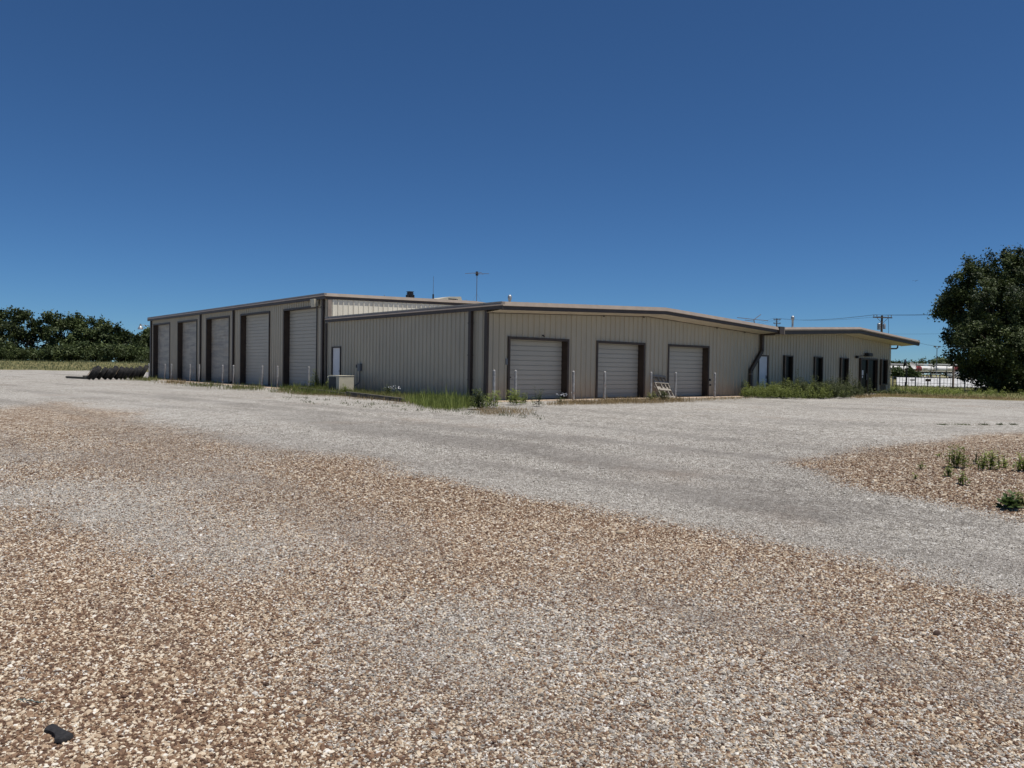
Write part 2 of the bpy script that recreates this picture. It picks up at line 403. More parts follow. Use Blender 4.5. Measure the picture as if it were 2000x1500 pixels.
# loose stones lying on the near part of the lot
def stone_mat():
    t = NT('loose stones'); oi = t.node('ShaderNodeObjectInfo')
    b = t.attr('brown', 'INSTANCER'); r = t.attr('tone', 'INSTANCER')
    c = t.mix(b, t.ramp(r, GREY_STOPS), t.ramp(r, BROWN_STOPS))
    c = t.mix(t.math('MULTIPLY', t.attr('worn', 'INSTANCER'), .58), c, (.15, .127, .116))
    n = t.noise(60, 3, vec=t.tc.outputs['Object'])
    c = t.mix(t.math('MULTIPLY', t.range(n, .35, .7), .2), c, (.2, .15, .11))
    return t.done(c, .85, 0, .2)
def stones():
    n1, n2 = 480000, 700000
    r = np.concatenate([np.sqrt(rng.uniform(2.0**2, 8**2, n1)), np.sqrt(8**2 + (21**2 - 8**2) * rng.random(n2) ** 1.35)])
    a = rng.uniform(-.72, .72, n1 + n2)
    x = EYE[0] + r * (np.cos(a)*F2[0] + np.sin(a)*R2[0]); y = EYE[1] + r * (np.cos(a)*F2[1] + np.sin(a)*R2[1])
    keep = rng.random(n1 + n2) > sm(r, 11.5, 21.5); x, y, r = x[keep], y[keep], r[keep]
    P = np.column_stack([x, y]); b = gravel_attr(P)
    bn = (rng.random(len(b)) * .8 + .1 < b).astype(float); wn = worn_attr(P) * (1 - .6 * b)
    size = np.clip(rng.lognormal(math.log(.0051), .36, len(b)), .0027, .019) * (.62 + .45 * np.clip(b, 0, 1))
    size *= (1 - .35 * wn) * (1 + .25 * sm(r, 6, 12))
    me = bpy.data.meshes.new('loose_stones'); me.vertices.add(len(P))
    me.vertices.foreach_set('co', np.column_stack([P, terrain(x, y) + size * .18]).astype(np.float32).ravel())
    for nm, v in (('brown', bn), ('worn', wn), ('tone', rng.beta(1.1, 1.2, len(b))), ('size', size)):
        at_ = me.attributes.new(nm, 'FLOAT', 'POINT'); at_.data.foreach_set('value', v.astype(np.float32))
    rot = me.attributes.new('turn', 'FLOAT_VECTOR', 'POINT')
    rv = np.column_stack([rng.normal(0, .35, len(b)), rng.normal(0, .35, len(b)), rng.uniform(0, 6.28, len(b))])
    rot.data.foreach_set('vector', rv.astype(np.float32).ravel())
    mt = stone_mat(); me.materials.append(mt)
    o = bpy.data.objects.new('gravel', me); col.objects.link(o)
    tag(o, 'loose brown, beige and white gravel stones covering the near lot', 'gravel', kind='stuff')
    g = bpy.data.node_groups.new('scatter stones', 'GeometryNodeTree')
    g.interface.new_socket('Geometry', in_out='INPUT', socket_type='NodeSocketGeometry'); g.interface.new_socket('Geometry', in_out='OUTPUT', socket_type='NodeSocketGeometry')
    N = g.nodes; L = g.links; gi = N.new('NodeGroupInput'); go = N.new('NodeGroupOutput')
    toi = N.new('GeometryNodeGeometryToInstance')
    for k in range(6):
        ico = N.new('GeometryNodeMeshIcoSphere'); ico.inputs['Radius'].default_value = 1; ico.inputs['Subdivisions'].default_value = 2
        tr = N.new('GeometryNodeTransform'); tr.inputs['Scale'].default_value = (1.25, [.8,1,.9,1.05,.75,.95][k], [.6,.75,.8,.65,.7,.55][k])
        nz = N.new('ShaderNodeTexNoise'); nz.noise_dimensions = '4D'; nz.inputs['W'].default_value = k * 3.7; nz.inputs['Scale'].default_value = 1.3; nz.inputs['Detail'].default_value = 1
        sub = N.new('ShaderNodeVectorMath'); sub.operation = 'SUBTRACT'; sub.inputs[1].default_value = (.5, .5, .5); L.new(nz.outputs['Color'], sub.inputs[0])
        mul = N.new('ShaderNodeVectorMath'); mul.operation = 'SCALE'; mul.inputs['Scale'].default_value = 1.3; L.new(sub.outputs[0], mul.inputs[0])
        sp = N.new('GeometryNodeSetPosition'); L.new(ico.outputs[0], sp.inputs[0]); L.new(mul.outputs[0], sp.inputs['Offset'])
        L.new(sp.outputs[0], tr.inputs[0])
        mm = N.new('GeometryNodeSetMaterial'); mm.inputs['Material'].default_value = mt; L.new(tr.outputs[0], mm.inputs[0])
        L.new(mm.outputs[0], toi.inputs[0])
    iop = N.new('GeometryNodeInstanceOnPoints'); L.new(gi.outputs[0], iop.inputs['Points']); L.new(toi.outputs[0], iop.inputs['Instance'])
    iop.inputs['Pick Instance'].default_value = True
    ri = N.new('FunctionNodeRandomValue'); ri.data_type = 'INT'
    for s_ in ri.inputs:
        if s_.type == 'INT' and s_.name == 'Max': s_.default_value = 5
        if s_.type == 'INT' and s_.name == 'Min': s_.default_value = 0
    L.new([q for q in ri.outputs if q.type == 'INT'][0], iop.inputs['Instance Index'])
    for nm, ty, sk in (('size', 'FLOAT', 'Scale'), ('turn', 'FLOAT_VECTOR', 'Rotation')):
        na_ = N.new('GeometryNodeInputNamedAttribute'); na_.data_type = ty; na_.inputs['Name'].default_value = nm
        L.new(na_.outputs[0], iop.inputs[sk])
    L.new(iop.outputs[0], go.inputs[0])
    md = o.modifiers.new('scatter', 'NODES'); md.node_group = g
stones()
# ------------------------------------------------------------------ the building
B = empty('metal_building', (0,0,0), 0, 'long low cream metal building with white garage doors, tall garage end and office wing', 'building')
BAY_HALF = .045
def rib_off(u):
    q = (u / .305) % 1.0; d = min(q, 1 - q) * .305
    if d < .020: return .038
    if d < .042: return .038 * (.042 - d) / .022
    return 0.
def siding(o, du, n, u0, u1, z0, top, kinks=(), openings=(), u_off=0.):
    """ribbed sheet from u0 to u1 along du, out along n, up to top(u), minus the openings (ua, ub, za, zb)"""
    mb = MB(); bp = {u0, u1, *kinks}
    k = math.floor(u0 / .305) - 1
    while k * .305 < u1 + .3:
        for e in (-.042, -.020, .020, .042):
            x = k * .305 + e
            if u0 < x < u1: bp.add(x)
        k += 1
    for a, b, _, _ in openings: bp.add(a); bp.add(b)
    bp = sorted(bp); o = np.array(o, float); du = np.array(du, float); n = np.array(n, float)
    P = lambda u, z: o + du * u + n * rib_off(u) + np.array([0, 0, z])
    for a, b in zip(bp, bp[1:]):
        if b - a < 1e-5: continue
        mid = (a + b) / 2; segs = []; zc = z0
        for oa, ob, za, zb in sorted((q for q in openings if q[0] < mid < q[1]), key=lambda q: q[2]):
            if za > zc: segs.append((zc, zc, za, za))
            zc = zb
        segs.append((zc, zc, top(a), top(b)))
        for q in segs:
            mb.quad(P(a, q[0]), P(b, q[1]), P(b, q[3]), P(a, q[2]))
    return mb
class Frame:
    """local box builder on a wall: u along, d outwards, z up"""
    def __init__(s, o, du, n): s.o = np.array(o, float); s.du = np.array(du, float); s.n = np.array(n, float)
    def p(s, u, d, z): return s.o + s.du * u + s.n * d + np.array([0, 0, z])
    def box(s, mb, u0, u1, d0, d1, z0, z1):
        c = [s.p(u, d, z) for z in (z0, z1) for u, d in ((u0, d0), (u1, d0), (u1, d1), (u0, d1))]
        mb.add(c, [(0,3,2,1),(4,5,6,7),(0,1,5,4),(1,2,6,5),(2,3,7,6),(3,0,4,7)])
FR = Frame((0,0,0), (1,0,0), (0,-1,0))        # long front with the garage doors and the office
FL = Frame((0,0,0), (0,1,0), (-1,0,0))        # left face
FS = Frame((0,13.6,0), (1,0,0), (0,-1,0))     # side of the tall garage above the low roof
def lin(pts):
    xs, ys = zip(*pts)
    return lambda u: float(np.interp(u, xs, ys))
YF = -1.1; RX0, RXR, RX1 = -.16, 9.5, 18.95
roof_low = lin([(RX0, 3.79), (RXR, 4.15), (RX1, 3.68)])
roof_off = lin([(18.95, 3.67), (27.9, 4.08), (36.15, 3.57)])
TX0, TXR, TX1 = -.2, 9.6, 19.4; TY0, TY1 = 13.54, 45.9
roof_tall = lin([(TX0, 5.04), (TXR, 5.27), (TX1, 4.85)])

LOWD = [(1.10, 4.33), (6.14, 9.26), (11.05, 14.20)]; LOWZ = 2.50
TALLD = [(14.75, 18.95), (21.06, 25.55), (27.62, 31.95), (34.05, 38.35), (40.4, 44.75)]; TALLZ = 4.42
WINS = [(21.25, 21.95), (24.5, 25.25), (27.62, 28.38), (32.95, 33.65)]
ENT = (30.1, 32.3); WALK = (18.72, 19.66)
fo = [(a, b, 0, LOWZ) for a, b in LOWD] + [(a, b, .62, 2.2) for a, b in WINS] + [(ENT[0], ENT[1], .0, 2.22), (WALK[0], WALK[1], 0, 2.2)]
front_top = lambda u: (roof_low(u) if u < 18.95 else roof_off(u)) - .10
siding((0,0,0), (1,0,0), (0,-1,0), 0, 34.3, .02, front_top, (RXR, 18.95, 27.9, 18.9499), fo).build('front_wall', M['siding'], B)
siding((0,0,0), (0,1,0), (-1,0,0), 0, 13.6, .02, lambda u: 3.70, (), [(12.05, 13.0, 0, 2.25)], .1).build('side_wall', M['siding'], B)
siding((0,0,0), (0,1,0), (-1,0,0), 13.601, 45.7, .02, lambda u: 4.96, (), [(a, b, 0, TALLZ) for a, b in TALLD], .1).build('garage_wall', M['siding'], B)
siding((0,13.6,0), (1,0,0), (0,-1,0), 0, 19.2, 3.4, lambda u: roof_tall(u) - .1, (TXR,), (), .06).build('upper_wall', M['siding_sunlit'], B)
mb = MB()                                      # the faces turned away: right ends and backs
mb.quad((34.3,0,0),(34.3,14,0),(34.3,14,3.55),(34.3,0,3.55)); mb.quad((34.3,14,0),(19.2,14,0),(19.2,14,3.55),(34.3,14,3.55))
mb.quad((19.2,13.6,0),(19.2,45.7,0),(19.2,45.7,4.8),(19.2,13.6,4.8)); mb.quad((19.2,45.7,0),(0,45.7,0),(0,45.7,4.95),(19.2,45.7,4.8))
mb.build('rear_wall', M['siding'], B)

def gable_roof(name, xs, top, y0, y1, th=.06):
    mb = MB()
    for a, b in zip(xs, xs[1:]):
        za, zb = top(a), top(b); n = max(1, int((b - a) / .61))
        us = np.linspace(a, b, n + 1)
        for u0, u1 in zip(us, us[1:]):
            p, q = top(u0), top(u1)
            mb.quad((u0,y0,p),(u1,y0,q),(u1,y1,q),(u0,y1,p))
            mb.bar((u0, y0+.01, p+.012), (u0, y1-.01, p+.012), .03, .05)
        mb.quad((a,y0,za-th),(a,y1,za-th),(b,y1,zb-th),(b,y0,zb-th))
    return mb.build(name, M['roof'], B)
r_low = gable_roof('roof', [RX0, RXR, RX1], roof_low, YF + .02, 13.58)
r_off = gable_roof('roof', [18.97, 27.9, 36.15], roof_off, YF + .02, 14.6)
r_tall = gable_roof('roof', [TX0, TXR, TX1], roof_tall, TY0 + .02, TY1)
def rake(xs, top, y, depth, parent, out=-1, lip=.13, mat=None):
    """bent trim along a sloping gable edge facing out*Y: leaning upper face, upright lower face"""
    up, lo = MB(), MB()
    for a, b in zip(xs, xs[1:]):
        za, zb = top(a), top(b); o = out
        s1 = [(0, -o*.10, .035), (0, -o*.02, .03), (0, o*.05, -lip), (0, o*.02, -lip-.012), (0, -o*.10, -lip-.012)]
        up.sweep(s1, (a, y, za), (b, y, zb))
        s2 = [(0, -o*.06, -lip-.014), (0, 0, -lip-.014), (0, o*.0, -depth), (0, -o*.02, -depth-.012), (0, -o*.06, -depth-.012)]
        lo.sweep(s2, (a, y, za), (b, y, zb))
    f = up.build('fascia', M['fascia'], parent)
    lo.build('rake_trim', M['gutterdark'], parent)
    return f
def eave(x, y0, y1, z, depth, parent, out=-1, lip=.12):
    up, lo = MB(), MB(); o = out
    up.sweep([(-o*.10,0,.035), (-o*.01,0,.02), (o*.05,0,-lip), (-o*.10,0,-lip)], (x, y0, z), (x, y1, z))
    lo.sweep([(-o*.06,0,-lip-.002), (o*.02,0,-lip-.002), (o*.02,0,-depth), (-o*.06,0,-depth)], (x, y0, z), (x, y1, z))
    up.build('fascia', M['fascia'], parent); lo.build('gutter', M['gutterdark'], parent)
rake([RX0, RXR, RX1], roof_low, YF, .275, r_low)
rake([18.99, 27.9, 36.15], roof_off, YF, .34, r_off, lip=.09)
mb = MB()                                                     # second bright bead of the office gutter
for a, b in ((19.01, 27.9), (27.9, 36.15)):
    mb.sweep([(0,.0,-.115), (0,-.075,-.12), (0,-.07,-.15), (0,.0,-.15)], (a, YF, roof_off(a)), (b, YF, roof_off(b)))
mb.build('gutter_bead', M['fascia'], r_off)
rake([TX0, TXR, TX1], roof_tall, TY0, .27, r_tall)
eave(RX0, YF - .03, 13.5, 3.79, .25, r_low)
eave(TX0, TY0 - .03, TY1, 5.04, .27, r_tall)
mb = MB(); mb.box(18.85, 19.27, YF - .10, YF + .25, 3.33, 3.74); mb.build('gutter_end_box', M['gutterdark'], r_off, bevel=.01)
mb = MB(); mb.box(19.275, 19.32, YF - .105, YF - .02, 3.32, 3.72); mb.build('gutter_end_cap', M['fascia'], r_off)
mb = MB(); mb.box(18.83, 18.95, YF + .26, -.04, 3.28, 3.42); mb.build('gutter', M['gutterdark'], r_low)
# soffits under the front overhang
def soffit(xs, top, depth, parent, y1=-.036):
    mb = MB()
    for a, b in zip(xs, xs[1:]):
        n = max(1, round((b - a) / .3)); us = np.linspace(a, b, n + 1)
        for u0, u1 in zip(us, us[1:]):
            p, q = top(u0) - depth, top(u1) - depth
            mb.add([(u0,YF+.05,p),(u1-.012,YF+.05,q),(u1-.012,y1,q-.075),(u0,y1,p-.075)], [(0,3,2,1)])
            mb.add([(u1-.012,YF+.05,q),(u1,YF+.05,q+.012),(u1,y1,q-.063),(u1-.012,y1,q-.075)], [(0,3,2,1)])
    mb.build('soffit', M['soffit'], parent)
soffit([RX0 + .05, RXR, RX1 - .1], roof_low, .262, r_low)
soffit([19.3, 27.9, 35.95], roof_off, .31, r_off)
mb = MB(); mb.box(34.32, 35.95, .0, 14.4, 3.26, 3.29); mb.build('soffit', M['soffit'], r_off)
eave(36.15, YF - .03, 14.6, 3.57, .3, r_off, out=1)
mb = MB(); mb.tube([(36.1,.3,3.26),(36.1,.3,3.12),(35.9,.3,3.04),(34.55,.3,3.0),(34.42,.3,2.9),(34.42,.3,.2)], .05, 8)
mb.build('downspout', M['gutterdark'], B, smooth=True)
mb = MB()
for a, b in ((0.05, RXR), (RXR, 18.6)):
    mb.bar((a, -.05, roof_low(a) - .35), (b, -.05, roof_low(b) - .35), .022, .022)
mb.build('wall_head_trim', M['trim'], r_low)

# corner trims and downspouts
mb = MB(); FL.box(mb, -.053, .13, .05, .06, .02, 3.56); FR.box(mb, -.06, .035, .05, .06, .02, 3.48); mb.build('corner_trim', M['trim'], B)
mb = MB(); FS.box(mb, .0, .22, .05, .06, 3.5, 4.8); mb.build('corner_trim', M['fascia'], B)
mb = MB(); FL.box(mb, 45.5, 45.75, .034, .055, .02, 4.8); mb.build('corner_trim', M['trim'], B)
mb = MB(); FR.box(mb, 34.2, 34.34, .05, .06, .02, 3.3); mb.build('corner_trim', M['siding'], B)
def downspout(y, z1, w=.13):
    mb = MB(); FL.box(mb, y - w/2, y + w/2, .036, .036 + w*.8, .12, z1)
    a = FL.p(y, .09, .14); b = FL.p(y, .30, .04); mb.bar(a, b, w, w*.8)
    d = mb.build('downspout', M['gutterdark'], B)
    for z in (.8, z1*.5, z1-.5):
        s = MB(); FL.box(s, y - w/2 - .03, y + w/2 + .03, .034, .036 + w*.8 + .006, z, z + .03); s.build('strap', M['trim'], d)
downspout(.95, 3.56, .17)
for y in (13.95, 26.75, 33.1, 45.25): downspout(y, 4.79)
mb = MB(); FL.box(mb, 13.56, 13.72, .034, .06, .02, 3.5); mb.build('corner_trim', M['trim'], B)

# sectional doors
def overhead_door(fr, a, b, h, mat, depth=.33, lockz=.9):
    pn = MB(); zs = np.arange(0.03, h, .2)
    prof = []
    for i, z in enumerate(zs):
        d = -.30 if i % 3 else -.305
        prof += [(-.30, z + .012), (-.30, min(z + .181, h)), (-.33, min(z + .187, h)), (-.33, min(z + .206, h))]
    prof = [(-.30, .03)] + [q for q in prof if q[1] <= h]
    for (d0, z0), (d1, z1) in zip(prof, prof[1:]):
        if z1 - z0 < 1e-6 and abs(d1-d0) < 1e-6: continue
        pn.quad(fr.p(a + .03, d0, z0), fr.p(b - .03, d0, z0), fr.p(b - .03, d1, z1), fr.p(a + .03, d1, z1))
    d = pn.build('overhead_door', mat, B)
    f = MB(); w = .07
    fr.box(f, a - w, a + .035, -depth, .062, .02, h + w); fr.box(f, b - .035, b + w, -depth, .062, .02, h + w)
    fr.box(f, a + .036, b - .036, -depth, .060, h - .03, h + w - .002)
    f.build('door_frame', M['trim'], d)
    s = MB(); fr.box(s, a + .04, b - .04, -.31, -.27, .0, .045); s.build('bottom_seal', M['black'], d)
    k = MB(); fr.box(k, a + .25, a + .37, -.298, -.27, lockz, lockz + .05); k.build('handle', M['darkmetal'], d)
for a, b in LOWD: overhead_door(FR, a, b, LOWZ, M['door'])
for i, (a, b) in enumerate(TALLD): overhead_door(FL, a, b, TALLZ, M['door'] if i < 2 else M['door_worn'])
# walk doors
def walk_door(fr, a, b, h, hinge_left=True):
    d = MB(); fr.box(d, a + .05, b - .05, -.06, -.01, .03, h - .05); o = d.build('walk_door', M['white'], B, bevel=.004)
    f = MB(); fr.box(f, a - .02, a + .049, -.08, .05, .02, h + .02); fr.box(f, b - .049, b + .02, -.08, .05, .02, h + .02); fr.box(f, a + .05, b - .05, -.08, .048, h - .05, h + .018)
    f.build('door_frame', M['trim'], o)
    k = MB(); u = (b - .13) if hinge_left else (a + .13)
    k.tube([fr.p(u, -.01, 1.02), fr.p(u, .05, 1.02)], .018, 8); k.tube([fr.p(u, .05, 1.02), fr.p(u - .1, .055, 1.02)], .012, 6)
    fr.box(k, u - .03, u + .03, -.0095, -.004, .93, 1.12); k.build('handle', M['darkmetal'], o)
walk_door(FR, *WALK, 2.2)
walk_door(FL, 12.05, 13.0, 2.25, hinge_left=False)
# office windows in brown box surrounds standing proud of the sheets
for a, b in WINS:
    z0, z1 = .62, 2.2
    f = MB(); t = .055
    FR.box(f, a - t, a + .02, -.1, .17, z0 - t, z1 + t); FR.box(f, b - .02, b + t, -.1, .17, z0 - t, z1 + t)
    FR.box(f, a + .021, b - .021, -.1, .168, z1 - .02, z1 + t - .002); FR.box(f, a + .021, b - .021, -.1, .168, z0 - t + .002, z0 + .02)
    w = f.build('window', M['trim'], B)
    p = MB(); FR.box(p, a + .022, b - .022, .02, .035, z0 + .021, z1 - .021); p.build('pane', M['glass'], w)
    s = MB(); FR.box(s, a - .075, a - .057, .14, .172, z0 - t, z1 + t); s.build('edge_bead', M['fascia'], w)
# entrance: two dark glazed leaves in a brown frame with a lamp over it
a, b = ENT; f = MB()
FR.box(f, a - .06, a + .05, -.12, .15, .02, 2.28); FR.box(f, b - .05, b + .06, -.12, .15, .02, 2.28); FR.box(f, a + .051, b - .051, -.12, .148, 2.17, 2.278)
FR.box(f, 31.1, 31.2, -.06, .08, .03, 2.169)
ent = f.build('glass_door', M['trim'], B)
p = MB(); FR.box(p, a + .052, 31.098, -.02, 0, .12, 2.16); FR.box(p, 31.202, b - .052, -.02, 0, .12, 2.16); p.build('pane', M['glass'], ent)
p = MB(); FR.box(p, a + .052, 31.098, -.03, .01, .03, .118); FR.box(p, 31.202, b - .052, -.03, .01, .03, .118); p.build('kick_plate', M['trim'], ent)
p = MB(); FR.box(p, a + .35, a + .55, .002, .012, 1.2, 1.5); FR.box(p, a + .38, a + .5, .002, .011, 1.02, 1.16); p.build('paper_notice', M['white'], ent)
p = MB(); p.tube([FR.p(31.02, .03, .9), FR.p(31.02, .06, .9), FR.p(31.02, .06, 1.3), FR.p(31.02, .03, 1.3)], .012, 6); p.build('handle', M['galv'], ent)
l = MB(); FR.box(l, 30.7, 31.25, .034, .30, 2.40, 2.62); FR.box(l, 30.74, 31.21, .29, .34, 2.42, 2.56); l.build('entrance_lamp', M['darkmetal'], B, bevel=.01)
l = MB(); FR.box(l, 29.5, 29.62, .034, .2, 2.25, 2.42); l.tube([FR.p(29.6, .12, 2.38), FR.p(30.7, .12, 2.45)], .02, 6); l.build('lamp_conduit', M['darkmetal'], B)
# brown metal panel under the last window
p = MB(); FR.box(p, 32.93, 33.67, .034, .06, .03, .56); p.build('window_apron', M['trim'], B)
# the big downspout that kinks across the front at the office junction
mb = MB(); w = .19
for p, q in (((18.86,-.14,3.40),(18.86,-.14,2.42)), ((18.86,-.14,2.46),(17.82,-.14,1.36)), ((17.82,-.14,1.42),(17.82,-.14,.15))):
    mb.bar(p, q, w, w*.75, (0,1,0))
d = mb.build('downspout', M['trim'], B, bevel=.01)
s = MB(); s.bar((17.70,-.14,1.18),(17.94,-.14,1.18), .21, .03, (0,0,1)); s.build('strap', M['fascia'], d)
# small lamps tucked under the front soffit, a lamp and a switch plate by the first door
for x in (6.44, 9.11, 14.78, 17.23):
    l = MB(); z = roof_low(x) - .345
    l.lathe([(.0,.0),(.03,0),(.035,-.03),(.055,-.06),(.0,-.06)], 12, c=(x, -.11, z)); l.box(x-.02, x+.02, -.11, -.034, z-.02, z)
    l.build('soffit_lamp', M['darkmetal'], B)
l = MB(); FR.box(l, 2.85, 2.91, .034, .08, 2.64, 2.70); l.tube([FR.p(2.88,.08,2.66), FR.p(2.88,.13,2.63)], [.025,.035], 10); l.build('wall_lamp', M['darkmetal'], B)
l = MB(); FR.box(l, .90, 1.0, .034, .07, 1.43, 1.68); l.build('switch_plate', M['greybox'], B, bevel=.006)
for u, w_, z in ((14.34, .05, .80), (14.38, .04, .55)):
    l = MB(); FR.box(l, u - w_, u + w_, .034, .09, z, z + 2.2 * w_); l.build('outlet_box', M['darkmetal'], B, bevel=.006)
# things of the roof itself: exhaust vent, ridge hood, flue pipes, little trim pipes on the rake
def roof_z(x, y): return roof_tall(x) if y > 13.5 else (roof_low(x) if x < 18.95 else roof_off(x))
def on_roof(px, depth): 
    q = at(px, depth); return q[0], q[1]
v = MB(); x, y = 6.15, 15.3; zb = roof_tall(x)
v.box(x-.15, x+.15, y-.15, y+.15, zb-.05, zb+.24); v.box(x-.13, x+.13, y-.13, y+.13, zb+.24, zb+.50)
for a in (-.22, .17): v.box(x+a, x+a+.05, y-.13, y+.13, zb+.10, zb+.34)
for k in range(3): v.box(x-.165, x+.165, y-.165, y+.165, zb+.26+k*.07, zb+.28+k*.07)
v.box(x-.16, x+.16, y-.16, y+.16, zb+.50, zb+.54)
v.build('exhaust_vent', M['darkmetal'], r_tall)
v = MB(); x0, x1, y0 = 7.6, 11.35, 17.0; zb = roof_tall(9.6)
v.add([(x0,y0,zb-.1),(x1,y0,zb-.1),(x1,y0+2,zb-.1),(x0,y0+2,zb-.1),(x0+2.6,y0,zb+.54),(x1-.25,y0,zb+.60),(x1-.25,y0+2,zb+.60),(x0+2.6,y0+2,zb+.54)],
      [(0,1,5,4),(1,2,6,5),(2,3,7,6),(3,0,4,7),(4,5,6,7)])
h = v.build('roof_hood', M['beige'], r_tall)
v = MB(); v.box(x0+2.5, x0+3.2, y0-.05, y0+.2, zb+.36, zb+.42); v.build('hood_slot', M['black'], h)
def flue(x, y, h, r, parent, zb):
    v = MB(); v.lathe([(r*1.6,-.1),(r*1.6,.03),(r,.08),(r,h-.12),(r*1.12,h-.11),(r*1.12,h-.05)], 16, c=(x,y,zb))
    v.lathe([(r*1.15,h-.05),(r*1.6,h+.0),(r*1.8,h+.08),(r*1.65,h+.16),(r*1.0,h+.21),(0,h+.225)], 16, c=(x,y,zb))
    v.build('flue_pipe', M['galv'], parent, smooth=True)
flue(5.25, 5.0, .62, .055, r_low, roof_low(5.25))
flue(27.2, 3.0, .66, .062, r_off, roof_off(27.2))
for x in (3.4, 8.3, 9.0):
    v = MB(); v.tube([(x, TY0+.05, roof_tall(x)-.2), (x, TY0+.05, roof_tall(x)+.10)], .018, 6); v.build('vent_stub', M['galv'], r_tall)
v = MB(); v.lathe([(.13,-.05),(.15,.0),(.13,.07),(.07,.12),(0,.13)], 14, c=(10.55, 14.6, roof_tall(10.5)+.05)); v.build('roof_cap', M['galv'], r_tall, smooth=True)

# concrete apron under the doors
mb = MB(); mb.box(-.25, 18.3, -1.02, .2, -.25, .018); mb.box(-1.62, .2, 13.9, 46.2, -.25, .018)
o = mb.build('concrete_apron', M['concrete'], None, bevel=.01); tag(o, kind='structure')

# ------------------------------------------------------------------ fixtures hung on or standing on the building
def whole(o, name, label, cat, group=None):
    o.name = name; return tag(o, label, cat, group)
# gooseneck lamp on the far left corner
g = empty('gooseneck_lamp', (-.05, 45.6, 4.35), 0, 'silver wall lamp on a short arm at the far left corner of the building', 'lamp')
v = MB(); v.tube([(.02,0,.0),(-.45,0,.06),(-.72,0,.05),(-.78,0,-.02)], .022, 8); v.box(-.02,.02,-.08,.08,-.1,.1); v.build('arm', M['galv'], g, smooth=True)
v = MB(); v.tube([(-.78,0,.16),(-.78,0,-.02)], [.05,.09], 12); v.build('ballast_housing', M['greybox'], g)
v = MB(); v.lathe([(.09,-.02),(.13,-.08),(.21,-.22),(.22,-.30)], 18, c=(-.78,0,0)); v.build('lamp_shade', M['galv'], g, smooth=True)
v = MB(); v.lathe([(.0,-.32),(.1,-.31),(.2,-.26),(.2,-.22),(0,-.22)], 16, c=(-.78,0,0)); v.build('lens', M['beige'], g, smooth=True)
# floodlight box beside the last tall door
g = empty('floodlight', (-.034, 14.62, 4.60), 0, 'square beige floodlight box high beside the tall garage door nearest the corner', 'floodlight')
v = MB(); v.add([(-.30,-.22,-.22),(-.30,.22,-.22),(-.36,.22,.20),(-.36,-.22,.20),(-.06,-.18,-.16),(-.06,.18,-.16),(-.06,.18,.2),(-.06,-.18,.2)],
   [(0,1,2,3),(4,7,6,5),(0,4,5,1),(1,5,6,2),(2,6,7,3),(3,7,4,0)]); v.build('housing', M['beige'], g, bevel=.01)
v = MB(); v.box(-.06,0,-.07,.07,-.1,.12); v.build('mount', M['darkmetal'], g)
v = MB(); v.tube([(-.03,-.02,-.1),(-.06,-.1,-.22),(-.05,-.3,-.27),(-.01,-.42,-.2)], .012, 6); v.build('cable', M['black'], g)
# antennas on the tall roof
def yagi(name, loc, h, rz, tilt, label, lens, up_=True):
    g = empty(name, loc, rz, label, 'antenna')
    v = MB(); v.tube([(0,0,-.1),(0,0,h)], .022, 8); v.build('mast', M['steel'], g)
    v = MB(); v.box(-.09,.09,-.09,.09,-.12,.05); v.build('base', M['darkmetal'], g)
    c, s = math.cos(tilt), math.sin(tilt)
    v = MB(); v.tube([(-.55*c,0,h-.08-.55*s),(.75*c,0,h-.08+.75*s)], .014, 6); v.build('boom', M['steel'], g)
    for x, l, dz in lens:
        e = MB(); e.tube([(x*c,-l,h-.08+x*s),(x*c,0,h-.08+x*s+dz),(x*c,l,h-.08+x*s)], .016, 6); e.build('element', M['steel'], g)
    return g
a1 = yagi('television_antenna', (11.15, 15.4, 5.24), 2.08, R(20), R(3), 'thin television antenna with crossed rods on a tall roof mast', [(-.42,.62,.0),(.62,.50,0.02)])
v = MB(); v.box(-.06,.06,-.06,.06,1.86,2.12); v.build('rotor', M['darkmetal'], a1)
for k in range(3):
    v = MB(); an = R(90 + 120*k); v.tube([(0,0,.75),(.45*math.cos(an),.45*math.sin(an),.05)], .004, 4); v.build('guy_wire', M['steel'], a1)
g = empty('whip_antenna', (7.85, 15.4, 5.2), 0, 'slim upright whip antenna on the tall roof between the vent and the crossed antenna', 'antenna')
v = MB(); v.tube([(0,0,-.1),(0,0,.12)], .03, 8); v.tube([(0,0,.12),(0,0,.50)], .05, 10); v.build('base', M['darkmetal'], g)
v = MB(); v.tube([(0,0,.5),(0.01,.01,1.58)], [.016,.010], 6); v.build('rod', M['steel'], g)
g = empty('flat_antenna', (20.56, 1.5, 3.74), 0, 'wide low antenna with one raised arm behind the right end of the roof', 'antenna')
v = MB(); v.tube([(0,0,-.15),(0,0,.56)], .02, 8); v.build('mast', M['steel'], g)
for z, l0, l1 in ((.56,-1.65,1.42),(.46,-.9,-.05)):
    v = MB(); v.tube([(l0,0,z+.02),(0,0,z),(l1,0,z)], .02, 6); v.build('element', M['steel'], g)
v = MB(); v.tube([(-.05,0,.48),(.0,.0,.56),(.66,0,.88)], .022, 6); v.build('arm', M['steel'], g)
v = MB(); v.tube([(0,0,.50),(.12,0,.22)], .02, 6); v.build('strut', M['steel'], g)
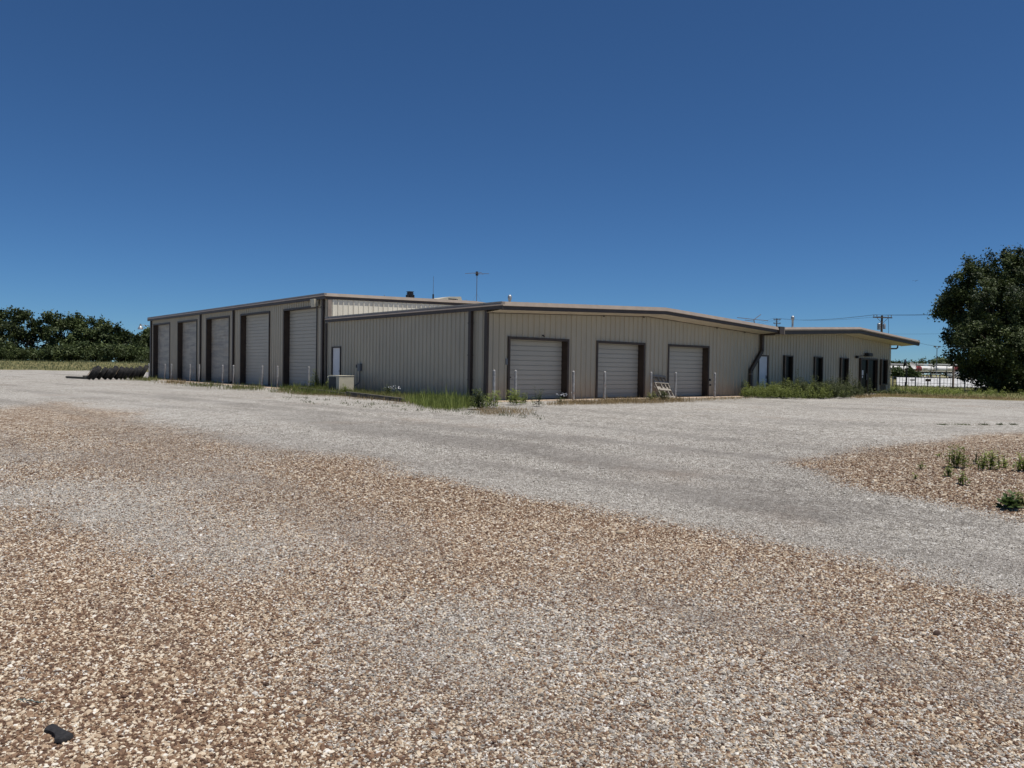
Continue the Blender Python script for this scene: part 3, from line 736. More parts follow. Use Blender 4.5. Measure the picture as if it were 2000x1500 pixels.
# electrical disconnect on the left wall with its whip to the condenser
g = empty('electrical_disconnect', (-.034, 9.92, 1.2), 0, 'grey electrical switch box with a hanging cable on the side wall by the air conditioner', 'electrical box')
v = MB(); v.box(-.14,0,-.12,.12,-.16,.20); v.build('enclosure', M['greybox'], g, bevel=.01)
v = MB(); v.box(-.09,0,.2,.36,.0,.16); v.build('outlet_cover', M['black'], g, bevel=.01)
v = MB(); v.tube([(-.07,0,-.16),(-.07,.0,-.62),(-.1,.02,-.75),(-.3,.03,-.86),(-.62,.03,-.90),(-.75,.03,-.88)], .024, 8); v.build('cable', M['greybox'], g, smooth=True)
# ------------------------------------------------------------------ yard objects
ac = empty('air_conditioner', (-1.19, 9.72, 0), R(2), 'boxy beige air conditioning unit in the weeds by the side door', 'air conditioner')
w, d = .40, .50
v = MB(); v.box(-w, w, -d, d, .08, .80); v.build('cabinet', M['beige'], ac, bevel=.012)
v = MB(); v.box(-w-.015, w+.015, -d-.015, d+.015, .801, .83); v.build('lid', M['beige'], ac, bevel=.008)
v = MB(); v.box(-w-.004, -w, -d+.28, d-.04, .14, .76); g_ = v.build('grille', M['black'], ac)
v = MB()
for k in range(14): v.box(-w-.012, -w-.004, -d+.28, d-.04, .16+k*.043, .168+k*.043)
v.build('grille_bar', M['darkmetal'], ac).parent = g_
v = MB(); v.box(-w-.08, w+.08, -d-.08, d+.08, -.05, .079); v.build('pad', M['concrete'], ac)
v = MB(); v.box(-w+.1, -w+.5, -d-.006, -d, .2, .62); v.build('access_panel', M['beige'], ac, bevel=.003)

# bollards: a concrete-filled pipe with a domed cap
def bollard(h, r):
    g = empty('bollard')
    v = MB(); v.lathe([(r,-.3),(r,.3),(r*1.01,.32),(r,.34),(r,h-.03)], 16); v.build('pipe', M['bollard'], g, smooth=True)
    v = MB(); v.lathe([(r*1.02,h-.03),(r*1.02,h-.015),(r*.86,h+.012),(r*.5,h+.034),(0,h+.042)], 16); v.build('cap', M['bollard'], g, smooth=True)
    return g
b0 = bollard(1.19, .053)
rows = [(-.17,-.68,0,'white pipe bollard at the building corner, left of the first low garage door'), (.91,-.68,.5,'white pipe bollard before the left edge of the first low garage door'),
 (4.08,-.68,-1.0,'rust-streaked pipe bollard just right of the first low garage door'), (5.95,-.68,.3,'white pipe bollard before the left edge of the middle low garage door'),
 (9.03,-.68,-.4,'white pipe bollard touching the left side of the leaning pallet'), (10.79,-.68,.4,'white pipe bollard just right of the leaning pallet'), (13.89,-.68,.3,'last pipe bollard on the long wall, right of the third low garage door')]
ys = [43.07, 38.83, 37.2, 32.9, 31.0, 26.5, 24.6, 20.1, 17.9, 14.0]
lab = ['pipe bollard beside the tyres at the far end of the tall garage','pipe bollard before the right part of the farthest tall door','pipe bollard between the farthest and second farthest tall doors',
 'pipe bollard before the right side of the second farthest tall door','pipe bollard left of the middle tall door under a downspout','pipe bollard before the right part of the middle tall door','pipe bollard between the middle tall door and the next towards the corner',
 'pipe bollard before the right edge of the fourth tall door','stained pipe bollard on the wall strip between the two nearest tall doors','pipe bollard before the nearest tall garage door, next to the side wall']
rows += [(-.83, y, random.uniform(-.8, .8), l) for y, l in zip(ys, lab)]
for i, (x, y, tilt, l) in enumerate(rows):
    o = b0 if i == 0 else copy_tree(b0)
    o.location = (x, y, tz(x, y)); o.rotation_euler = (R(tilt), R(random.uniform(-.6,.6)), random.uniform(0, 6))
    tag(o, l, 'bollard', 'pipe bollards along the garage walls')
v = MB(); v.tube([(0,0,-.2),(0,0,.55)], .05, 10); o = v.build('marker_post', M['white'])
o.location = tuple(at(288, 61.5, 0)); tag(o, 'short white marker post between the tyre row and the far garage corner', 'post')

# pallet leaning on the wall
p = empty('pallet', (0,0,0), 0, 'grey weathered wooden pallet leaning on the wall between two bollards', 'pallet')
L, W = 1.24, 1.0
for k, x in enumerate((-.47, -.06, .22, .47)):
    v = MB(); v.box(x-.02, x+.02, .02, .11, 0, L); v.build('stringer', M['wood_grey'], p)
for z in (.0, .40, .79, 1.15):
    v = MB(); v.box(-.52, .52, 0, .019, z, z+.10); v.build('deck_board', M['wood_grey'], p)
for z in (.02, .58, 1.12):
    v = MB(); v.box(-.52, .52, .111, .13, z, z+.09); v.build('bottom_board', M['wood_grey'], p)
p.rotation_euler = (R(-34), R(3), R(0)); p.location = (10.2, -.78, .04)

# landscape timbers on the side verge
def timber(a, b, label):
    a, b = np.array(a), np.array(b); L = np.hypot(*(b - a)[:2])
    v = MB(); v.box(-L/2, L/2, -.09, .09, -.05, .17); o = v.build('landscape_timber', M['wood_dark'], None, bevel=.012)
    c = (a + b) / 2; o.location = (c[0], c[1], tz(c[0], c[1])); o.rotation_euler = (R(2), R(-.6), math.atan2(b[1]-a[1], b[0]-a[0]))
    tag(o, label, 'timber', 'timbers edging the side verge')
timber((-3.55, .35), (-2.88, 5.9), 'dark squared timber in the grass, the end nearest the corner uncovered')
timber((-2.86, 6.1), (-2.12, 12.2), 'dark squared timber half hidden by weeds in front of the air conditioner')

# tyres leaning like fallen dominoes
def tyre():
    g = empty('tyre'); Ro, Ri, w = .52, .29, .15
    v = MB(); prof = [(Ri,-w*.75),(Ri+.03,-w*.85),(Ri+.10,-w*1.0),(Ro-.06,-w*.98),(Ro-.012,-w*.82),(Ro,-w*.7)]
    for q in (-.42, -.14, .14, .42):
        prof += [(Ro, w*(q-.11)), (Ro-.016, w*(q-.09)), (Ro-.016, w*(q+.03)), (Ro, w*(q+.05))]
    prof += [(Ro, w*.7),(Ro-.012,w*.82),(Ro-.06,w*.98),(Ri+.10,w*1.0),(Ri+.03,w*.85),(Ri,w*.75),(Ri+.04,w*.55),(Ro-.05,w*.6),(Ro-.05,-w*.6),(Ri+.04,-w*.55)]
    v.lathe(prof, 40, 'x', closed=True); v.build('carcass', M['rubber'], g, smooth=True)
    v = MB()
    for sx in (-1, 1): v.lathe([(Ri-.004,sx*w*.70),(Ri-.004,sx*w*.80),(Ri+.034,sx*w*.89),(Ri+.034,sx*w*.84)], 40, 'x', closed=True)
    v.build('bead', M['concrete'], g, smooth=True)
    return g
t0 = tyre(); nT = 11
A_, B_ = at(178, 56.0, 0), at(281, 59.0, 0)
ordn = ['leftmost','second','third','fourth','fifth','sixth','seventh','eighth','ninth','tenth','last']
for i in range(nT):
    o = t0 if i == 0 else copy_tree(t0); f = i / (nT - 1); q = A_ * (1 - f) + B_ * f
    sc = 1.0 + (.10 if i >= 9 else 0) + random.uniform(-.09, .07); lean = R(33 + random.uniform(-9, 7)) if i < 9 else R(24 + 3*(i-9))
    o.scale = (1.0, sc, sc); az = math.atan2(q[1]-EYE[1], q[0]-EYE[0]) - R(90) + R(5 + random.uniform(-5, 5))
    o.rotation_euler = (0, lean, az); jig = random.uniform(-.16, .16); o.location = (q[0] + jig * F2[0], q[1] + jig * F2[1], .52 * sc * math.cos(lean) + .16 * math.sin(lean) * 1.0 + tz(q[0], q[1]) - .02)
    if i == 0: l = 'leftmost black truck tyre of the leaning row, showing its open side'
    elif i == nT - 1: l = 'last truck tyre of the row, close to the garage corner'
    else: l = f'{ordn[i]} truck tyre from the left end of the leaning row'
    tag(o, l, 'tyre', 'truck tyres leaning in a row')
a, b = at(131, 60.5, .1), at(174, 58.2, .1)
v = MB(); v.bar(a, b, .22, .14); v.bar(a + np.array([0,0,-.09]), b + np.array([0,0,-.09]), .10, .05); o = v.build('steel_beam', M['wood_dark'], None, bevel=.01)
tag(o, 'dark beam lying on the gravel at the left end of the tyres', 'beam')
v = MB(); c_ = at(168, 58.6, .2); v.box(c_[0]-.2, c_[0]+.2, c_[1]-.1, c_[1]+.1, .16, .27); o = v.build('wood_block', M['wood_dark']); tag(o, 'small dark wood block on the beam beside the tyres', 'block')

# litter on the gravel
def litter(name, px, py, outline, mat, label, cat, th=.006, hump=.02, rz=0):
    q = G(px, py); n = len(outline); v = MB()
    if abs(outline[0][0]) > 1:      # outline measured on the ground
        gp = [G(px + a, py + b) - q for a, b in outline]; outline = [(float(p_[:2] @ R2), float(p_[:2] @ F2)) for p_ in gp]
    top = []; 
    import_ = [(x, y) for x, y in outline]
    ctr = np.mean(import_, 0)
    rings = []
    for f, hz in ((1., .004), (.93, .012), (.55, .012 + hump), (.0, .012 + hump * 1.2)):
        rings.append([(ctr[0] + (x - ctr[0]) * f, ctr[1] + (y - ctr[1]) * f, hz + .004 * math.sin(9 * x + 5 * y)) for x, y in import_])
    vs = [p for r_ in rings for p in r_] + [(x, y, -.004) for x, y in import_]
    fs = []
    for r_ in range(3):
        for k in range(n): fs.append((r_*n+k, r_*n+(k+1)%n, (r_+1)*n+(k+1)%n, (r_+1)*n+k))
    for k in range(n): fs.append((4*n+k, 4*n+(k+1)%n, (k+1)%n, k))
    fs.append(tuple(4*n + k for k in range(n))[::-1])
    v.add(vs, fs); o = v.build(name, mat, None, smooth=True); o.location = (q[0], q[1], tz(q[0], q[1]) + .011)
    o.rotation_euler = (0, 0, math.atan2(R2[1], R2[0]) + rz); return tag(o, label, cat)
FB = paint('black felt scrap', (.022, .021, .022), .9, .35, 60, dark=(.009,.009,.01))
litter('rubber_scrap', 113, 1440, [(-27,-9),(-20,-15),(-11,-18.5),(-3,-15.5),(4,-10),(11,-6),(20,-1),(30.5,3.5),(28,7),(18,10),(7,14.5),(-7,15),(-5.5,9),(-6,5),(-9,1),(-14,-2),(-20,-4),(-27,-6)], FB, 'torn black scrap lying on the brown gravel', 'scrap', hump=.003)
litter('dry_leaf', 1830, 1243, [(-.026,0),(-.012,.02),(.01,.017),(.026,.004),(.012,-.014),(-.012,-.012)], paint('dry leaf brown', (.09,.055,.04), .8), 'small crumpled dark leaf on the right-hand gravel', 'leaf', hump=.012)
litter('dry_leaf', 1212, 1043, [(-.05,0),(-.01,.02),(.03,.02),(.05,.0),(.01,-.018),(-.03,-.012)], paint('pale leaf', (.45,.36,.25), .8), 'pale dry leaf lying on the tan gravel near the middle', 'leaf', hump=.01)
v = MB(); pts = []
for k in range(26):
    q = G(32 + 2.2*k + 2*math.sin(k*.5), 1375 + 3*math.sin(k*.22 + 3.4) + .6*math.sin(k*1.1)); pts.append((q[0], q[1], tz(q[0], q[1]) + .016 + .004*math.sin(k*1.1)))
v.tube(pts, .0024, 6); o = v.build('twine', paint('faded green twine', (.15,.22,.20), .7)); tag(o, 'thin faded green twine lying on the gravel', 'twine')

# ------------------------------------------------------------------ plants
def nrm(a): return a / np.maximum(np.linalg.norm(a, axis=-1, keepdims=True), 1e-9)
def leaves(c, d, n, L, W):
    d = nrm(d); s = nrm(np.cross(d, n)); L = np.asarray(L)[:, None]; W = np.asarray(W)[:, None]
    return np.stack([c, c + d * L * .45 + s * W / 2, c + d * L, c + d * L * .45 - s * W / 2], 1)
def blades(base, h, rg, lean=.35, w=.012):
    """grass blades: base (N,3), height (N)"""
    N = len(base); a = rg.uniform(0, 6.283, N); k = rg.uniform(.05, lean, N)
    d = np.column_stack([np.cos(a) * k, np.sin(a) * k, np.ones(N)])
    n = np.column_stack([np.sin(a), -np.cos(a), np.zeros(N)]) * -1
    nn = np.column_stack([np.cos(a + rg.uniform(-1, 1, N)), np.sin(a + rg.uniform(-1, 1, N)), rg.uniform(-.2, .5, N)])
    return leaves(base, d, nn, h, np.full(N, w) * (h / .3) ** .4)
def in_poly(poly, n, rg):
    poly = np.array(poly, float); lo, hi = poly.min(0), poly.max(0); out = np.zeros((0, 2))
    while len(out) < n:
        q = rg.uniform(lo, hi, (n * 2, 2)); out = np.concatenate([out, q[poly_sdf(q, poly) > 0]])
    return out[:n]
def with_z(q): return np.column_stack([q, terrain(q[:, 0], q[:, 1])])
def clumpy(poly, n, rg, k=40, sd=.25):
    c = in_poly(poly, k, rg); pick = rg.integers(0, k, n); f = rg.random(n) < .65
    q = np.where(f[:, None], c[pick] + rg.normal(0, sd, (n, 2)), in_poly(poly, n, rg)); return q
def stalks(bases, hs, rg, nl=26, leaf=.07, lw=.022, spread=.25, bushy=.35):
    """upright leafy stalks: each a stem with leaves all the way up and a few side shoots"""
    V = []; T = []
    for b, h in zip(bases, hs):
        a = rg.uniform(0, 6.283); k = rg.uniform(0, spread); ax = np.array([math.cos(a)*k, math.sin(a)*k, 1.]); ax /= np.linalg.norm(ax)
        V.append(leaves(np.repeat(b[None], 2, 0), np.repeat(ax[None], 2, 0), np.array([[1,0,0],[0,1,0.]]), np.full(2, h), np.full(2, .012 + .008*h))); T.append(np.full(2, .2))
        n = max(6, int(nl * h / .5)); f = rg.uniform(.06, 1, n) ** .85; an = np.arange(n) * 2.4 + rg.uniform(0, 6)
        out = np.column_stack([np.cos(an), np.sin(an), rg.uniform(-.1, .9, n)])
        off = out * [1, 1, .15] * (rg.random(n) * bushy * h * (1.15 - f) * .6)[:, None]
        c = b + ax * (f * h)[:, None] + off
        V.append(leaves(c, out, np.column_stack([rg.normal(0,.3,n), rg.normal(0,.3,n), np.ones(n)]), leaf * (1.25 - .6*f) * rg.uniform(.7,1.3,n), lw * (1.3 - .6*f) * rg.uniform(.7,1.4,n)))
        T.append(np.clip(rg.normal(.35 + .35*f, .18), 0, 1))
    return np.concatenate(V), np.concatenate(T)
def stuff(name, V, T, mat, label, cat):
    o = link(quads_mesh(name, V, T), name, mat); return tag(o, label, cat, kind='stuff')
def grass_patch(name, poly, n, h, mat, label, seed, k=40, sd=.25, lean=.45, w=.012, cat='grass'):
    rg = np.random.default_rng(seed); q = clumpy(poly, n, rg, k, sd)
    hs = h * rg.lognormal(0, .35, n); V = blades(with_z(q), hs, rg, lean, w)
    return stuff(name, V, rg.beta(1.6, 1.6, n), mat, label, cat)
VERGE = [(-.3,13.3),(-.3,.3),(-2.3,-.6),(-3.9,-2.9),(-4.9,-2.2),(-4.4,1),(-4.1,5.5),(-4.4,9.6),(-2.5,13.8)]
INNER = [(-.2,13.3),(-.2,.4),(-3.3,.4),(-2.6,7),(-1.95,12.6)]
grass_patch('side_verge_grass', INNER, 8000, .16, M['grass'], 'green grass between the side wall and the timbers', 21, 60, .4)
grass_patch('side_verge_straw', VERGE, 9000, .10, M['straw'], 'thin dry grass along the gravel beside the timbers', 22, 90, .3)
grass_patch('tall_grass', pix_poly([(796,788),(830,799),(880,803),(920,799),(918,790),(850,784)]), 5200, .25, M['weed'], 'bright tall grass at the end of the timbers near the building corner', 23, 16, .3, .5, .016)
grass_patch('verge_weeds', pix_poly([(520,768),(600,772),(680,777),(700,770),(620,760),(560,758)]), 4500, .21, M['weed'], 'green grass in front of the tall door nearest the corner', 24, 22, .4, .6, .016)
for i, (pl, n, l) in enumerate([(pix_poly([(452,763),(508,764),(512,759),(455,758)]), 900, 'low green grass on the apron before the fourth tall door'), (pix_poly([(372,757),(425,757),(425,753),(372,753)]), 600, 'low grass tufts on the apron before the middle tall door'),
        (pix_poly([(325,751),(362,752),(362,748),(325,748)]), 500, 'dry grass tufts on the apron before the second farthest tall door'), (pix_poly([(262,744),(306,747),(306,742),(268,739)]), 900, 'grass clump at the foot of the last tyres and far garage corner')]):
    grass_patch('apron_grass', pl, n, .2, M['grass'] if i != 2 else M['straw'], l, 30 + i, 6, .5, .5, .02)
grass_patch('dry_weeds', pix_poly([(1072,793),(1150,791),(1290,789),(1335,786),(1335,780),(1200,783),(1100,786)]), 7000, .13, M['straw'], 'brown dried weeds along the apron before the low garage doors', 36, 40, .3, .9, .014)
grass_patch('dry_weeds', pix_poly([(1335,785),(1450,780),(1450,777),(1335,780)]), 1500, .09, M['straw'], 'sparse dried weeds along the apron right of the pallet', 37, 25, .3, .9, .014)
grass_patch('corner_straw', pix_poly([(925,805),(960,812),(1030,812),(1050,803),(980,797),(930,797)]), 2200, .08, M['straw'], 'thin dry grass on the gravel at the building corner', 38, 26, .22, .9, .012)
grass_patch('straw_edge', [(20.2,-4.9),(26,-3.9),(27.4,-9),(28.6,-18),(31,-18),(29.4,-8),(28.4,-3.0),(23,-2.7)], 9000, .13, M['straw'], 'dry straw-coloured grass edging the gravel right of the building', 39, 120, .4, .9, .02)
rg = np.random.default_rng(40)
def weed_mass(name, poly, n, h0, mat, label, seed, **k):
    rg = np.random.default_rng(seed); q = with_z(clumpy(poly, n, rg, 30, .35)); hs = h0 * rg.lognormal(-.12, .34, n)
    V, T = stalks(q, hs, rg, **k); return stuff(name, V, T, mat, label, 'weeds')
weed_mass('wall_weeds', [(16.2,-.5),(14.6,-2.3),(15.0,-3.6),(17.0,-4.2),(19.8,-3.8),(20.5,-2.4),(20.0,-.3)], 560, .5, M['weed'], 'bright green weeds below the kinked downspout and office walk door', 41, nl=54, leaf=.09, lw=.04, spread=.22, bushy=.45)
weed_mass('wall_weeds', [(19.0,-.3),(17.6,-3.2),(19.5,-4.0),(23.5,-3.3),(25.8,-2.2),(27.6,-.3)], 640, .60, M['weed_dark'], 'dark leggy weeds under the office windows', 42, nl=54, leaf=.09, lw=.04, spread=.22, bushy=.45)
weed_mass('entrance_weeds', [(30.4,-.5),(29.6,-1.9),(33.6,-2.6),(34.6,-.6)], 60, .3, M['weed_dark'], 'leafy weeds in front of the glass entrance door', 43, nl=40, leaf=.12, lw=.05, spread=.5)
weed_mass('verge_plants', [(34.8,2.0),(33.4,-3.0),(37.5,-4.5),(41,-2),(40,3)], 260, .32, M['weed'], 'leafy green weeds on the verge right of the office corner', 44, nl=30, leaf=.12, lw=.05, spread=.5)
grass_patch('verge_grass', [(26.3,-3.9),(27.6,-9),(29,-17),(38,-26),(74,-22),(84,6),(70,20),(40,12),(34.6,.4)], 17000, .15, M['grass'], 'green verge grass between the gravel and the fence', 45, 300, .9, .6, .035)
weed_mass('verge_weeds', [(30,-4.4),(30,-12),(46,-18),(60,-6),(50,4),(38,0)], 380, .32, M['weed'], 'scattered leafy weeds among the verge grass under the big tree', 46, nl=22, leaf=.12, lw=.05, spread=.4)
# far field on the bank
rg = np.random.default_rng(47); n = 30000
tt = rg.uniform(107, 150, n); ss = rg.uniform(-125, 10, n) * tt / 120
q = np.column_stack([EYE[0] + tt*F2[0] + ss*R2[0], EYE[1] + tt*F2[1] + ss*R2[1]])
stuff('field_grass', blades(with_z(q), .24 * rg.lognormal(0, .4, n), rg, .7, .08), np.clip(.5 + .22*np.sin(ss*.35) * np.sin(tt*.3) + rg.normal(0, .22, n), 0, 1), M['field'], 'rough meadow grass on the low bank before the far trees', 'grass')

# single plants one can point at
def plant(px, py, hpx, wpx, label, mat='weed', n=7, leaf=.05, lw=.022, group='weeds growing on the gravel', flowers=False, seed=0, name='weed_plant', nl=34):
    q = G(px, py); depth = (q - EYE) @ FW; k = FPX / depth; h = hpx / k; w = wpx / k
    rg = np.random.default_rng(int(px * 7 + py) + seed)
    b = np.column_stack([rg.normal(0, w * .22, n), rg.normal(0, w * .22, n), np.full(n, -.01)])
    hs = h * rg.uniform(.55, 1.0, n); hs[0] = h
    V, T = stalks(b, hs, rg, nl=int(nl * 1.6), leaf=leaf, lw=lw, spread=.38, bushy=.75)
    root = empty(name, (q[0], q[1], tz(q[0], q[1])), 0, label, 'plant', group)
    link(quads_mesh('foliage', V, T), 'foliage', M[mat], root)
    v = MB()
    for bb, hh in zip(b[:6], hs[:6]): v.tube([bb, (bb[0], bb[1], hh * .5)], .004, 5)
    v.build('stem', M['weed_dark'], root)
    if flowers:
        m_ = 26; c = np.column_stack([rg.normal(0, w*.4, m_), rg.normal(0, w*.4, m_), h * rg.uniform(.8, 1.08, m_)])
        link(quads_mesh('flower', leaves(c, rg.normal(0,1,(m_,3)), rg.normal(0,1,(m_,3)), np.full(m_,.05), np.full(m_,.045)), np.zeros(m_)), 'flower', M['white'], root)
    return root
I_ = 'weeds on the brown gravel island'
plant(1866, 914, 48, 34, 'tallest bushy green weed on the brown gravel island', n=14, group=I_)
plant(1852, 931, 24, 14, 'short green weed at the front foot of the tallest island weed', n=5, group=I_)
plant(1878, 947, 30, 16, 'single narrow green weed standing below the tallest island weed', n=5, group=I_)
plant(1905, 907, 30, 10, 'thin dark green weed left of the bright yellow-green bush on the island', 'weed_dark', n=3, group=I_)
plant(1914, 919, 32, 9, 'thin single-stem weed just before the bright yellow-green bush', n=3, group=I_)
plant(1938, 917, 42, 32, 'bright yellow-green bushy weed near the middle of the island weeds', n=13, group=I_)
plant(1962, 914, 20, 12, 'small weed at the right foot of the bright yellow-green bush', n=4, group=I_)
plant(1997, 921, 38, 26, 'bushy weed cut by the right edge of the photo', n=10, group=I_)
plant(1964, 992, 36, 30, 'dark broad-leaved weed at the front edge of the island', 'leaf_bush', n=6, leaf=.085, lw=.06, nl=26, group=I_)
plant(1992, 992, 38, 28, 'pale straggly weed right of the dark broad-leaved one', 'grass', n=8, group=I_)
plant(1787, 936, 13, 7, 'tiny weed standing apart at the front left of the island', n=2, group=I_)
plant(1801, 917, 17, 9, 'small faint weed in the middle of the bare island gravel', 'grass', n=3, group=I_)
plant(1833, 893, 9, 5, 'small weed sprout at the back edge of the island', n=2, group=I_)
C_ = 'weeds at the building corner'
plant(934, 800, 42, 22, 'dark weed clump in front of the low downspout', 'weed_dark', n=12, leaf=.09, lw=.04, group=C_)
plant(957, 797, 36, 30, 'green weed clump at the foot of the corner bollard', 'weed', n=12, leaf=.08, lw=.03, group=C_)
plant(1003, 791, 34, 34, 'bright weed clump hiding the base of the second front bollard', 'weed', n=14, leaf=.08, lw=.03, group=C_)
plant(1022, 790, 24, 24, 'low weed clump before the left half of the first low door', 'weed', n=9, leaf=.08, lw=.03, group=C_)
plant(1051, 794, 40, 14, 'tall seeding weed before the middle of the first low door', 'weed_dark', n=5, leaf=.07, lw=.025, group=C_)
plant(1097, 789, 20, 18, 'weed with pale flowers at the right edge of the first low door', 'weed_dark', n=5, leaf=.06, lw=.02, flowers=True, group=C_)
plant(1296, 784, 24, 22, 'leafy weed growing in front of the pallet', 'weed_dark', n=9, leaf=.10, lw=.04, group='weeds by the pallet')
plant(1272, 783, 20, 24, 'weed at the foot of the bollard left of the pallet', 'grass', n=9, leaf=.08, lw=.03, group='weeds by the pallet')
plant(618, 762, 42, 14, 'tall dark weed beside the garage corner downspout', 'weed', n=7, leaf=.10, lw=.04, group='weeds on the side verge')
plant(650, 765, 30, 16, 'white-flowering weed in front of the air conditioner grille', 'weed', n=6, leaf=.08, lw=.03, flowers=True, group='weeds on the side verge')
plant(675, 772, 24, 14, 'green weed in front of the air conditioner cabinet', 'weed', n=6, leaf=.08, lw=.03, group='weeds on the side verge')
plant(758, 775, 24, 8, 'dark upright weed against the bare side wall', 'weed_dark', n=5, leaf=.09, lw=.04, group='weeds on the side verge')
plant(771, 776, 20, 14, 'white-flowering weed against the bare side wall', 'weed', n=5, leaf=.06, lw=.02, flowers=True, group='weeds on the side verge')
plant(828, 785, 26, 9, 'tall seeding weed rising behind the bright tall grass', 'weed_dark', n=4, leaf=.06, lw=.02, group='weeds on the side verge')
plant(884, 788, 24, 9, 'seeding weed near the low downspout', 'weed_dark', n=4, leaf=.06, lw=.02, group='weeds on the side verge')
plant(1541, 765, 30, 12, 'dark spire-shaped weed before the first office window', 'weed_dark', n=4, leaf=.11, lw=.05, group='spires among the office weeds')
plant(1560, 764, 26, 10, 'slim dark weed between the first two office windows', 'weed_dark', n=3, leaf=.1, lw=.04, group='spires among the office weeds')
for px, w, l in ((1840,16,'leftmost low weed mat on the grey gravel right of the lane'),(1879,34,'widest low weed mat on the grey gravel'),(1921,16,'low weed mat right of the widest one'),(1953,12,'small low weed mat farther along to the right'),(1980,12,'low weed mat closest to the right edge')):
    q = G(px, 830); k = FPX / ((q - EYE) @ FW); rg = np.random.default_rng(px); n = 110; wd = w / k
    c = np.column_stack([rg.normal(0, wd*.28, n), rg.normal(0, wd*.28, n), np.zeros(n)])
    o = link(quads_mesh('weed_mat', blades(c, .045 * rg.lognormal(0,.3,n), rg, 2.2, .02), rg.random(n)), 'weed_mat', M['weed_dark'])
    o.location = (q[0], q[1], tz(q[0], q[1])); tag(o, l, 'weed', 'low weed mats on the grey gravel')
rg = np.random.default_rng(61); V = []; T = []
for _ in range(60):
    px, py = rg.uniform(560, 1060), 0; py = 772 + (px - 560) * .072 + rg.uniform(2, 14)
    q = G(px, py); n = 14; c = np.column_stack([q[0] + rg.normal(0,.08,n), q[1] + rg.normal(0,.08,n), np.full(n, tz(q[0], q[1]))])
    V.append(blades(c, .09 * rg.lognormal(0,.3,n), rg, 1.5, .018)); T.append(rg.random(n))
stuff('sprouts', np.concatenate(V), np.concatenate(T), M['weed_dark'], 'tiny sprouts scattered on the gravel along the side verge', 'weeds')

# trees -----------------------------------------------------------------
def crown_leaves(blobs, n, leaf, rg, clump=.34, dens=9.):
    C0 = []; N0 = []; 
    w = np.array([b[3] ** 2 for b in blobs]); 
    k = int(sum(w) * dens); pick = rg.choice(len(blobs), k, p=w / w.sum())
    B = np.array([b[:4] for b in blobs])[pick]
    d = nrm(rg.normal(0, 1, (k, 3))); rad = B[:, 3] * np.clip(rg.beta(5, 1.3, k) * 1.06, .2, 1.06)
    cc = B[:, :3] + d * rad[:, None] * [1, 1, .85]
    q = rg.integers(0, k, n); c = cc[q] + rg.normal(0, 1, (n, 3)) * (clump * (.5 + .5 * rg.random(n)))[:, None]
    nn = nrm(d[q] * .7 + rg.normal(0, .65, (n, 3)) + [0, 0, .35]); dd = nrm(np.cross(nn, rg.normal(0, 1, (n, 3))))
    L = leaf * rg.uniform(.6, 1.35, n)
    return leaves(c, dd, nn, L, L * rg.uniform(.5, .8, n)), np.clip(.5 + .28 * rg.normal(0, 1, k)[q] + rg.normal(0, .12, n), 0, 1)
def limbs(base, tips, r0, rg, fork):
    v = MB(); b = np.array(base); f = np.array(fork)
    v.tube([b - [0,0,.3], b + [0,0,.15], b * .5 + f * .5 + [.1,.05,0], f], [r0 * 1.35, r0 * 1.08, r0 * .9, r0 * .8], 9)
    for t in tips:
        t = np.array(t); m_ = f * .55 + t * .45 + rg.normal(0, .3, 3) + [0, 0, .3]
        v.tube([f - [0, 0, r0], m_, t], [r0 * .62, r0 * .36, r0 * .1], 7)
        for _ in range(2):
            e = t + rg.normal(0, 1, 3) * [1.1, 1.1, .8]; v.tube([m_, (m_ + e) / 2 + [0,0,.2], e], [r0*.26, r0*.16, r0*.05], 5)
    return v
# the big tree at the right edge
T0 = at(1962, 62, 0); T0[2] = tz(T0[0], T0[1]); k = FPX / 62
def tb(px, py, rp, dd=0): 
    q = EYE + ray(px, py) * (62 + dd); return (q[0]-T0[0], q[1]-T0[1], q[2]-T0[2], rp / k)
blobs = [tb(1962,532,44), tb(1998,548,46,2), tb(2040,570,56,0), tb(1902,556,40,-1), tb(1868,592,34,0), tb(1845,600,24,1), tb(1893,610,46,3), tb(1940,600,62,-2), tb(2005,620,70,-1), tb(2060,640,66,2),
         tb(1885,650,38,0), tb(1920,670,52,-3), tb(1985,690,66,-3), tb(2055,710,64,0), tb(1890,700,34,2), tb(1910,726,34,-1), tb(1945,738,38,-3), tb(1995,742,40,-2), tb(2050,745,40,-1), tb(1960,640,80,4), tb(1930,560,40,4), tb(1975,505,22,0), tb(1905,522,20,0)]
rg = np.random.default_rng(5); V, T = crown_leaves(blobs, 140000, .185, rg, .27, 11)
g = empty('oak_tree', tuple(T0), 0, 'large dense dark green tree with foliage down to the ground at the right edge', 'tree')
link(quads_mesh('crown', V, T), 'crown', M['leaf_oak'], g)
limbs((0,0,0), [b[:3] for b in blobs[:14]], .34, rg, (0,0,2.4)).build('trunk', M['bark'], g, smooth=True)

